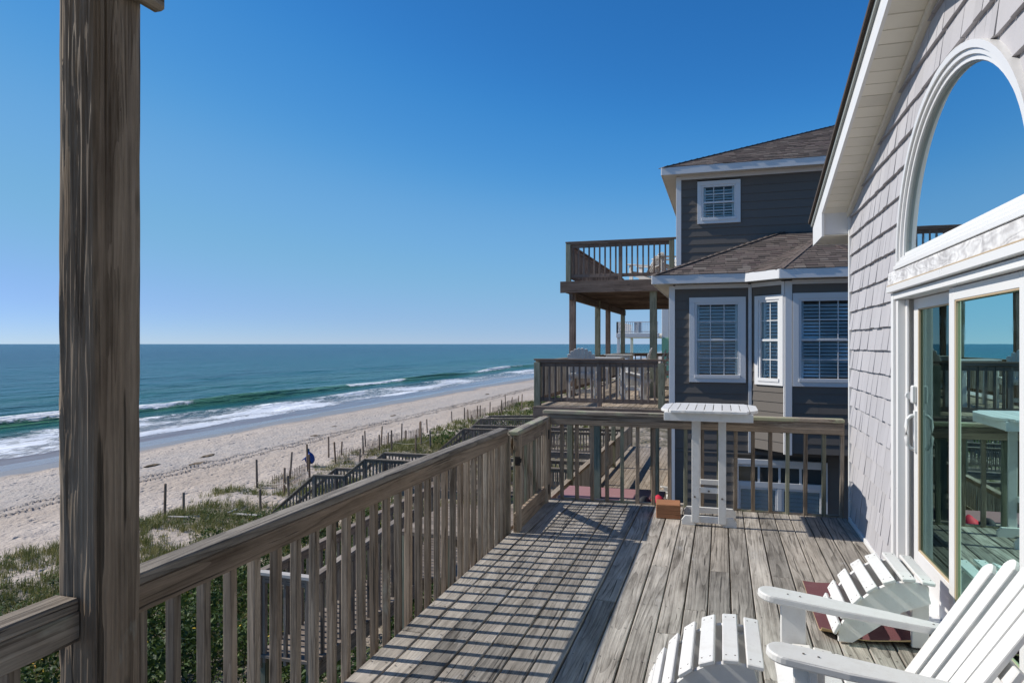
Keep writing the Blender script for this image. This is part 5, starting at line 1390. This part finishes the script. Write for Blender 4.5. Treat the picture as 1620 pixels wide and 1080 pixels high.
# ------------------------------------------------------------------ DUNE FENCE POSTS
ORD = ['first', 'second', 'third', 'fourth', 'fifth', 'sixth', 'seventh', 'eighth', 'ninth', 'tenth', 'eleventh', 'twelfth', 'thirteenth', 'fourteenth', 'fifteenth', 'sixteenth', 'seventeenth', 'eighteenth', 'nineteenth', 'twentieth']
TENS = {2: 'twenty', 3: 'thirty', 4: 'forty'}
def ordw(i):
    if i <= 20: return ORD[i - 1]
    if i % 10 == 0: return {30: 'thirtieth', 40: 'fortieth'}[i]
    return TENS[i // 10] + '-' + ORD[i % 10 - 1]
posts = [(-22.00,22.74,1.36),(-21.85,23.62,0.86),(-22.56,29.33,1.41),(-18.56,24.35,0.93),(-19.67,27.54,1.31),(-18.90,26.80,1.01),(-22.01,31.32,1.42),(-22.48,33.65,1.58),(-20.73,31.21,1.40),(-24.10,38.39,1.34),(-22.40,36.45,1.34),(-23.77,39.37,0.91),(-20.76,36.44,0.99),(-22.31,39.65,1.23),(-24.51,43.84,1.18),(-23.67,44.64,1.33),(-21.52,40.31,1.16),(-23.04,44.49,0.87),(-20.52,40.13,1.44),(-22.78,46.10,1.32),(-23.17,47.62,0.78),(-18.78,40.07,1.18),(-22.61,48.97,1.29),(-19.44,42.30,1.62),(-23.33,52.00,1.15),(-18.37,41.46,1.25),(-23.66,58.23,1.04),(-22.97,59.56,1.18),(-23.05,60.70,1.02),(-21.01,56.27,0.78),(-22.10,60.88,1.20),(-23.08,64.24,1.14),(-22.38,65.20,1.34),(-21.00,64.59,1.51),(-21.58,66.79,1.43),(-23.95,75.42,1.47),(-24.00,78.01,0.91),(-23.94,80.69,0.94),(-19.28,65.97,1.91)]
posts.sort(key=lambda p: (p[0] * math.cos(YAW) + p[1] * math.sin(YAW)) / (p[1] * math.cos(YAW) - p[0] * math.sin(YAW)))
def pole_mesh(h, r, lean):
    m = MB(); n = 9
    pts = [(lean[0] * z, lean[1] * z, z) for z in (-0.5, 0.0, h * 0.5, h - 0.015, h)]
    m.tube(pts, [r * 1.06, r * 1.04, r, r * 0.97, r * 0.85], n)
    return m
for i, (x, y, h) in enumerate(posts):
    m = pole_mesh(h, 0.055, (random.gauss(0, 0.03), random.gauss(0, 0.03)))
    # length along local X for the grain
    v = [(p[2], p[1], -p[0]) for p in m.v]
    zg = float(ground_z(x, y))
    W = Matrix.Translation((x, y, zg)) @ Matrix.Rotation(R(-90), 4, 'Y')
    o = pydata('fence_post', v, m.f, M['grey_post'], None, W, True)
    tag(o, 'weathered dune fence post, %s to the right of the big porch post' % ordw(i + 1), 'fence post', 'dune fence posts')
# slatted sand fencing between some posts
def sand_fence(label, a, b, h):
    m = MB(); L_ = math.hypot(b[0] - a[0], b[1] - a[1]); n = int(L_ / 0.10)
    for i in range(n + 1):
        t = i / n; x = a[0] + (b[0] - a[0]) * t + 0.12 * math.sin(t * 5); y = a[1] + (b[1] - a[1]) * t
        z = float(ground_z(x, y)); hh = h * random.uniform(0.92, 1.05)
        m.bar((x, y, z - 0.1), (x + random.gauss(0, .02), y + random.gauss(0, .02), z + hh), 0.032, 0.008, up=(1, 0, 0))
    for f_ in (0.3, 0.8):
        pts = []
        for i in range(9):
            t = i / 8; x = a[0] + (b[0] - a[0]) * t + 0.12 * math.sin(t * 5); y = a[1] + (b[1] - a[1]) * t; pts.append((x, y, float(ground_z(x, y)) + h * f_))
        m.tube(pts, 0.006, 5)
    tag(m.build('sand_fence', M['grey_post']), label, 'sand fence', 'slatted sand fences on the dune')
sand_fence('sagging slatted sand fence by the crouching person', (-21.3, 28.9), (-21.1, 31.6), 0.8)
sand_fence('slatted sand fence just behind the nearest walkway stair', (-22.3, 36.5), (-21.2, 39.6), 0.85)
sand_fence('slatted sand fence standing beyond the nearest walkway', (-22.6, 40.5), (-22.0, 44.5), 0.85)
sand_fence('slatted sand fence beside the second walkway stair', (-22.7, 46.2), (-22.4, 49.5), 0.8)
sand_fence('slatted sand fence in the grass above the second walkway', (-22.4, 58), (-22.1, 63.5), 0.9)
sand_fence('slatted sand fence at the far end of the dune grass', (-22.4, 66), (-22.5, 76), 0.9)
def rope(label, pts, r=0.012):
    m = MB(); P = []
    for a, b in zip(pts, pts[1:]):
        for q in range(7):
            t = q / 6; x, y = a[0] + (b[0] - a[0]) * t, a[1] + (b[1] - a[1]) * t
            P.append((x, y, a[2] + (b[2] - a[2]) * t - 0.35 * t * (1 - t)))
    m.tube(P, r, 5); tag(m.build('rope', M['rope']), label, 'rope', 'ropes strung between dune posts')
def gpt(x, y, h): return (x, y, float(ground_z(x, y)) + h)
rope('pale rope sagging between dune posts above the sandy hollow', [gpt(-22.56, 29.33, 0.25), gpt(-19.67, 27.54, 0.6), gpt(-18.9, 26.8, 0.55)])
rope('pale rope strung low between posts over the dune grass', [gpt(-18.56, 24.35, 0.5), gpt(-19.67, 27.54, 0.55), gpt(-20.73, 31.2, 0.6), gpt(-20.76, 36.4, 0.6)])
rope('pale rope lying along the posts beside the second walkway', [gpt(-20.52, 40.13, 0.7), gpt(-18.78, 40.07, 0.6), gpt(-18.37, 41.46, 0.7)])

# driftwood
for lab, a, b, w in (('bleached plank lying in the dune grass below the railing', (-18.9, 23.1), (-17.3, 22.6), 0.14), ('short bleached stick leaning beside the bleached plank', (-19.4, 23.3), (-19.2, 23.7), 0.07), ('thin bleached board half buried at the grass edge', (-21.4, 22.3), (-20.2, 22.1), 0.07)):
    o = lumber('driftwood', gpt(*a, 0.12), gpt(*b, 0.22), w, 0.05, M['drift'], k=0.01); tag(o, lab, 'driftwood')
# seaweed clumps on the open beach
for i, (x, y) in enumerate(((-36.7, 36.9), (-33.5, 37.6), (-35.5, 40.8), (-34.0, 52), (-37, 60), (-35.5, 70), (-33, 90), (-36.5, 105))):
    zg = float(ground_z(x, y)); rr = random.uniform(0.5, 0.8)
    me = bpy.data.meshes.new('seaweed'); bm = bmesh.new(); bmesh.ops.create_icosphere(bm, subdivisions=3, radius=1.0)
    for v_ in bm.verts:
        n_ = 1 + 1.2 * float(fbm(v_.co.x * 3 + i * 5, v_.co.y * 3 + v_.co.z, 3, i)); v_.co = Vector((v_.co.x * rr * 0.45 * n_, v_.co.y * rr * n_, v_.co.z * 0.09 * n_))
    bm.to_mesh(me); bm.free(); o = mesh_obj('seaweed', me, M['weed'], None, Matrix.Translation((x, y, zg)))
    tag(o, 'brown clump of washed-up seaweed on the beach, %s outward along the sand' % ordw(i + 1), 'seaweed', 'seaweed clumps on the beach')
# tyre tracks: two lines of low tread ridges pressed up out of the sand
for lab, x0 in (('seaward line of tyre tread marks running along the beach', -33.1), ('landward line of tyre tread marks running along the beach', -31.7)):
    m = MB(); y = 14.0
    while y < 150:
        x = x0 + 1.2 * float(fbm(y * 0.02, 3.3, 2, 91)) + random.gauss(0, 0.015); z = float(ground_z(x, y)) + 0.02
        for s in (-1, 1):
            hh = random.uniform(0.05, 0.10)
            yy = y + s * 0.07; xx = x + s * 0.09
            m.add([(xx - 0.17, yy - 0.07, z - 0.05), (xx + 0.17, yy - 0.07, z - 0.05), (xx + 0.17, yy + 0.07, z - 0.05), (xx - 0.17, yy + 0.07, z - 0.05), (xx - 0.08, yy, z + hh), (xx + 0.08, yy, z + hh)], [[0, 1, 5, 4], [2, 3, 4, 5], [0, 4, 3], [1, 2, 5]])
        y += 0.34 + random.gauss(0, 0.02)
    tag(m.build('tyre_track', M['sand']), lab, 'tyre track', None, 'stuff')

# ------------------------------------------------------------------ crouching person in blue on the dune edge
def crouching_person(loc, rz):
    zg = float(ground_z(loc[0], loc[1])) + 0.02
    # local +x: facing
    J = {'pelvis': ((0, 0, 0.28), 0.15), 'belly': ((0.02, 0, 0.44), 0.15), 'chest': ((0.12, 0, 0.62), 0.16), 'neck': ((0.22, 0, 0.78), 0.06), 'head': ((0.28, 0, 0.87), 0.09), 'crown': ((0.30, 0, 0.97), 0.075)}
    E = [('pelvis', 'belly'), ('belly', 'chest'), ('chest', 'neck'), ('neck', 'head'), ('head', 'crown')]
    for s in (-1, 1):
        k = 'l' if s < 0 else 'r'
        J.update({'hip' + k: ((0.02, s * 0.1, 0.25), 0.11), 'knee' + k: ((0.42, s * 0.14, 0.42), 0.075), 'ank' + k: ((0.20, s * 0.13, 0.07), 0.05), 'toe' + k: ((0.38, s * 0.15, 0.035), 0.04),
                  'sh' + k: ((0.14, s * 0.2, 0.68), 0.075), 'el' + k: ((0.36, s * 0.23, 0.52), 0.05), 'wr' + k: ((0.55, s * 0.12, 0.40), 0.036), 'hand' + k: ((0.62, s * 0.09, 0.36), 0.03)})
        E += [('pelvis', 'hip' + k), ('hip' + k, 'knee' + k), ('knee' + k, 'ank' + k), ('ank' + k, 'toe' + k), ('chest', 'sh' + k), ('sh' + k, 'el' + k), ('el' + k, 'wr' + k), ('wr' + k, 'hand' + k)]
    names = list(J); idx = {n: i for i, n in enumerate(names)}
    me = bpy.data.meshes.new('person'); me.from_pydata([J[n][0] for n in names], [(idx[a], idx[b]) for a, b in E], [])
    W = Matrix.Translation((loc[0], loc[1], zg)) @ Matrix.Rotation(rz, 4, 'Z')
    o = mesh_obj('person', me, M['blue_cloth'], None, W)
    md = o.modifiers.new('skin', 'SKIN'); 
    for i, n in enumerate(names):
        sv = me.skin_vertices[0].data[i]; r = J[n][1]; sv.radius = (r, r); sv.use_root = (n == 'pelvis')
    o.modifiers.new('sub', 'SUBSURF').levels = 2; o.modifiers['sub'].render_levels = 2
    tag(o, 'person in blue clothing crouching by a fence post at the dune edge', 'person')
    cap = blob('cap', (0.29, 0, 0.95), (0.105, 0.10, 0.09), M['teal_cloth'], None, 3)
    COL.objects.unlink(cap); WM.pop(cap); link(cap, o, W)
    face = blob('face', (0.335, 0, 0.885), (0.06, 0.065, 0.08), M['skin'], None, 2)
    COL.objects.unlink(face); WM.pop(face); link(face, o, W)
crouching_person((-23.3, 35.4), R(195))

# ------------------------------------------------------------------ PLANTS
def blade_field(name, pts, nb, hmin, hmax, width, mat, spread, seed, dry=0.35):
    r = np.random.default_rng(seed)
    n = len(pts); B = n * nb
    base = np.repeat(pts, nb, axis=0)
    a = r.uniform(0, 2 * np.pi, B); rad = r.uniform(0, 1, B) * spread
    bx = base[:, 0] + np.cos(a) * rad; by = base[:, 1] + np.sin(a) * rad
    bz = ground_z(bx, by) - 0.02
    sc_ = np.repeat(r.uniform(0.6, 1.2, n), nb)
    h = r.uniform(hmin, hmax, B) * sc_
    la = a + r.normal(0, 0.6, B); lean = r.uniform(0.15, 0.75, B) * h
    dx, dy = np.cos(la) * lean + 0.08 * h, np.sin(la) * lean
    px_, py_ = -np.sin(la + 0.6), np.cos(la + 0.6)
    w = width * r.uniform(0.7, 1.3, B)
    v = np.zeros((B, 5, 3))
    v[:, 0] = np.stack([bx - px_ * w, by - py_ * w, bz], 1); v[:, 1] = np.stack([bx + px_ * w, by + py_ * w, bz], 1)
    mx, my, mz = bx + dx * 0.35, by + dy * 0.35, bz + h * 0.62
    v[:, 2] = np.stack([mx + px_ * w * .8, my + py_ * w * .8, mz], 1); v[:, 3] = np.stack([mx - px_ * w * .8, my - py_ * w * .8, mz], 1)
    v[:, 4] = np.stack([bx + dx, by + dy, bz + h * 0.95], 1)
    co = v.reshape(-1, 3)
    o = np.arange(B)[:, None] * 5
    quads = o + np.array([0, 1, 2, 3]); tris = o + np.array([3, 2, 4])
    me = bpy.data.meshes.new(name)
    me.vertices.add(len(co)); me.vertices.foreach_set('co', co.astype(np.float32).ravel())
    li = np.concatenate([quads.ravel(), tris.ravel()]).astype(np.int32)
    me.loops.add(len(li)); me.loops.foreach_set('vertex_index', li)
    ls = np.concatenate([np.arange(B) * 4, B * 4 + np.arange(B) * 3]).astype(np.int32)
    me.polygons.add(2 * B); me.polygons.foreach_set('loop_start', ls)
    me.update(calc_edges=True)
    tone = np.clip(np.repeat(r.uniform(0, 0.75, n), nb) + r.normal(0, 0.18, B) + dry * (r.uniform(0, 1, B) < 0.22), 0, 1)
    at = me.attributes.new('rnd', 'FLOAT', 'POINT'); at.data.foreach_set('value', np.repeat(tone, 5).astype(np.float32))
    return mesh_obj(name, me, mat)
def scatter(n, x0, x1, y0, y1, dens, seed):
    r = np.random.default_rng(seed); x = r.uniform(x0, x1, n); y = r.uniform(y0, y1, n)
    k = r.uniform(0, 1, n) < dens(x, y); return np.stack([x[k], y[k]], 1)
def dens_dune(x, y):
    d = smooth(-0.10, 0.16, fbm(x * 0.32, y * 0.32, 3, 101)) * 0.75 + 0.25 * smooth(-0.05, 0.2, fbm(x * 0.9, y * 0.9, 2, 103))
    edge = smooth(-23.6, -21.8, x + 1.6 * fbm(y * 0.25, x * 0.1, 3, 105) * 2)
    near = np.where(y < 25, np.maximum(d, 0.95 * smooth(-0.28, 0.0, fbm(x * 0.5, y * 0.5, 2, 107))), d)
    hollow = 1 - 0.93 * np.exp(-(((x + 18.2) / 2.6) ** 2 + ((y - 26.6) / 1.4) ** 2))
    return near * edge * hollow * (0.45 + 0.55 * smooth(-9, -13, -(-x) * 1.0) + 0.3)
g1 = scatter(22000, -25, -8, 9, 48, dens_dune, 1); g2 = scatter(7000, -24.5, -8, 48, 130, dens_dune, 2)
tag(blade_field('dune_grass', g1, 12, 0.12, 0.40, 0.008, M['grass'], 0.17, 1), 'olive green dune grass growing in tufts on the sand behind the fence posts', 'grass', None, 'stuff')
tag(blade_field('dune_grass', g2, 10, 0.22, 0.55, 0.018, M['grass'], 0.24, 2), 'far band of dune grass along the fence line up the coast', 'grass', None, 'stuff')
def leaf_field(name, centres, nl, mat, size, seed, flat=0.4):
    """centres: (x,y,z,rx,ry,rz) clumps filled with small leaf quads"""
    r = np.random.default_rng(seed); n = len(centres); B = n * nl
    c = np.repeat(centres, nl, axis=0)
    u = r.normal(0, 1, (B, 3)); u /= np.linalg.norm(u, axis=1)[:, None]; rad = r.uniform(0.35, 1.0, B) ** 0.5
    p = c[:, :3] + u * rad[:, None] * c[:, 3:6]
    nrm = u * 0.6 + r.normal(0, 0.6, (B, 3)) + np.array([0, 0, flat]); nrm /= np.linalg.norm(nrm, axis=1)[:, None]
    t = np.cross(nrm, r.normal(0, 1, (B, 3))); t /= np.linalg.norm(t, axis=1)[:, None]; b = np.cross(nrm, t)
    s = size * r.uniform(0.6, 1.4, B)[:, None]
    v = np.stack([p - t * s, p + b * s * 0.45 + nrm * s * .15, p + t * s, p - b * s * 0.45 + nrm * s * .15], 1).reshape(-1, 3)
    q = (np.arange(B)[:, None] * 4 + np.arange(4)).astype(np.int32)
    me = bpy.data.meshes.new(name); me.vertices.add(len(v)); me.vertices.foreach_set('co', v.astype(np.float32).ravel())
    me.loops.add(q.size); me.loops.foreach_set('vertex_index', q.ravel()); me.polygons.add(B); me.polygons.foreach_set('loop_start', np.arange(0, q.size, 4, dtype=np.int32)); me.update(calc_edges=True)
    tone = np.clip(np.repeat(r.uniform(0, 0.8, n), nl) + r.normal(0, 0.2, B), 0, 1)
    at = me.attributes.new('rnd', 'FLOAT', 'POINT'); at.data.foreach_set('value', np.repeat(tone, 4).astype(np.float32))
    return mesh_obj(name, me, mat), p
def clumps(pts, hs, r0, r1, seed):
    r = np.random.default_rng(seed); n = len(pts); z = ground_z(pts[:, 0], pts[:, 1])
    rr = r.uniform(r0, r1, n); h = r.uniform(*hs, n)
    return np.stack([pts[:, 0], pts[:, 1], z + h, rr, rr, rr * 0.75], 1)
p1 = scatter(1150, -13.5, -2.2, 1.0, 19.0, lambda x, y: 0.55 + 0.45 * smooth(-0.1, 0.1, fbm(x * 0.5, y * 0.5, 2, 201)), 5)
hs1 = clumps(p1, (0.25, 1.5), 0.3, 0.6, 6)
o, lp = leaf_field('shrub_thicket', hs1, 130, M['leaf'], 0.05, 7); tag(o, 'dense green shrub thicket below the railing with yellow flowers', 'shrubs', None, 'stuff')
fl = hs1[::5].copy(); fl[:, 2] += 0.12
o, _ = leaf_field('flowers', fl, 7, M['flower'], 0.035, 8, 1.2); tag(o, 'tiny yellow flowers scattered over the shrub thicket', 'flowers', None, 'stuff')
p2 = scatter(420, -20.5, -9, 40, 110, lambda x, y: 0.5 + 0 * x, 9)
o, _ = leaf_field('dune_shrubs', clumps(p2, (0.1, 0.7), 0.4, 0.9, 10), 60, M['leaf'], 0.11, 11); tag(o, 'rounded green dune shrubs along the far walkways', 'shrubs', None, 'stuff')
p3 = scatter(1800, -22.3, -9, 8, 30, lambda x, y: smooth(-0.05, 0.1, fbm(x * 0.4, y * 0.4, 2, 301)), 12)
o, _ = leaf_field('ground_cover', clumps(p3, (0.0, 0.12), 0.25, 0.55, 13), 45, M['leaf'], 0.04, 14, 1.0); tag(o, 'low bright green ground cover between the dune grass tufts', 'ground cover', None, 'stuff')
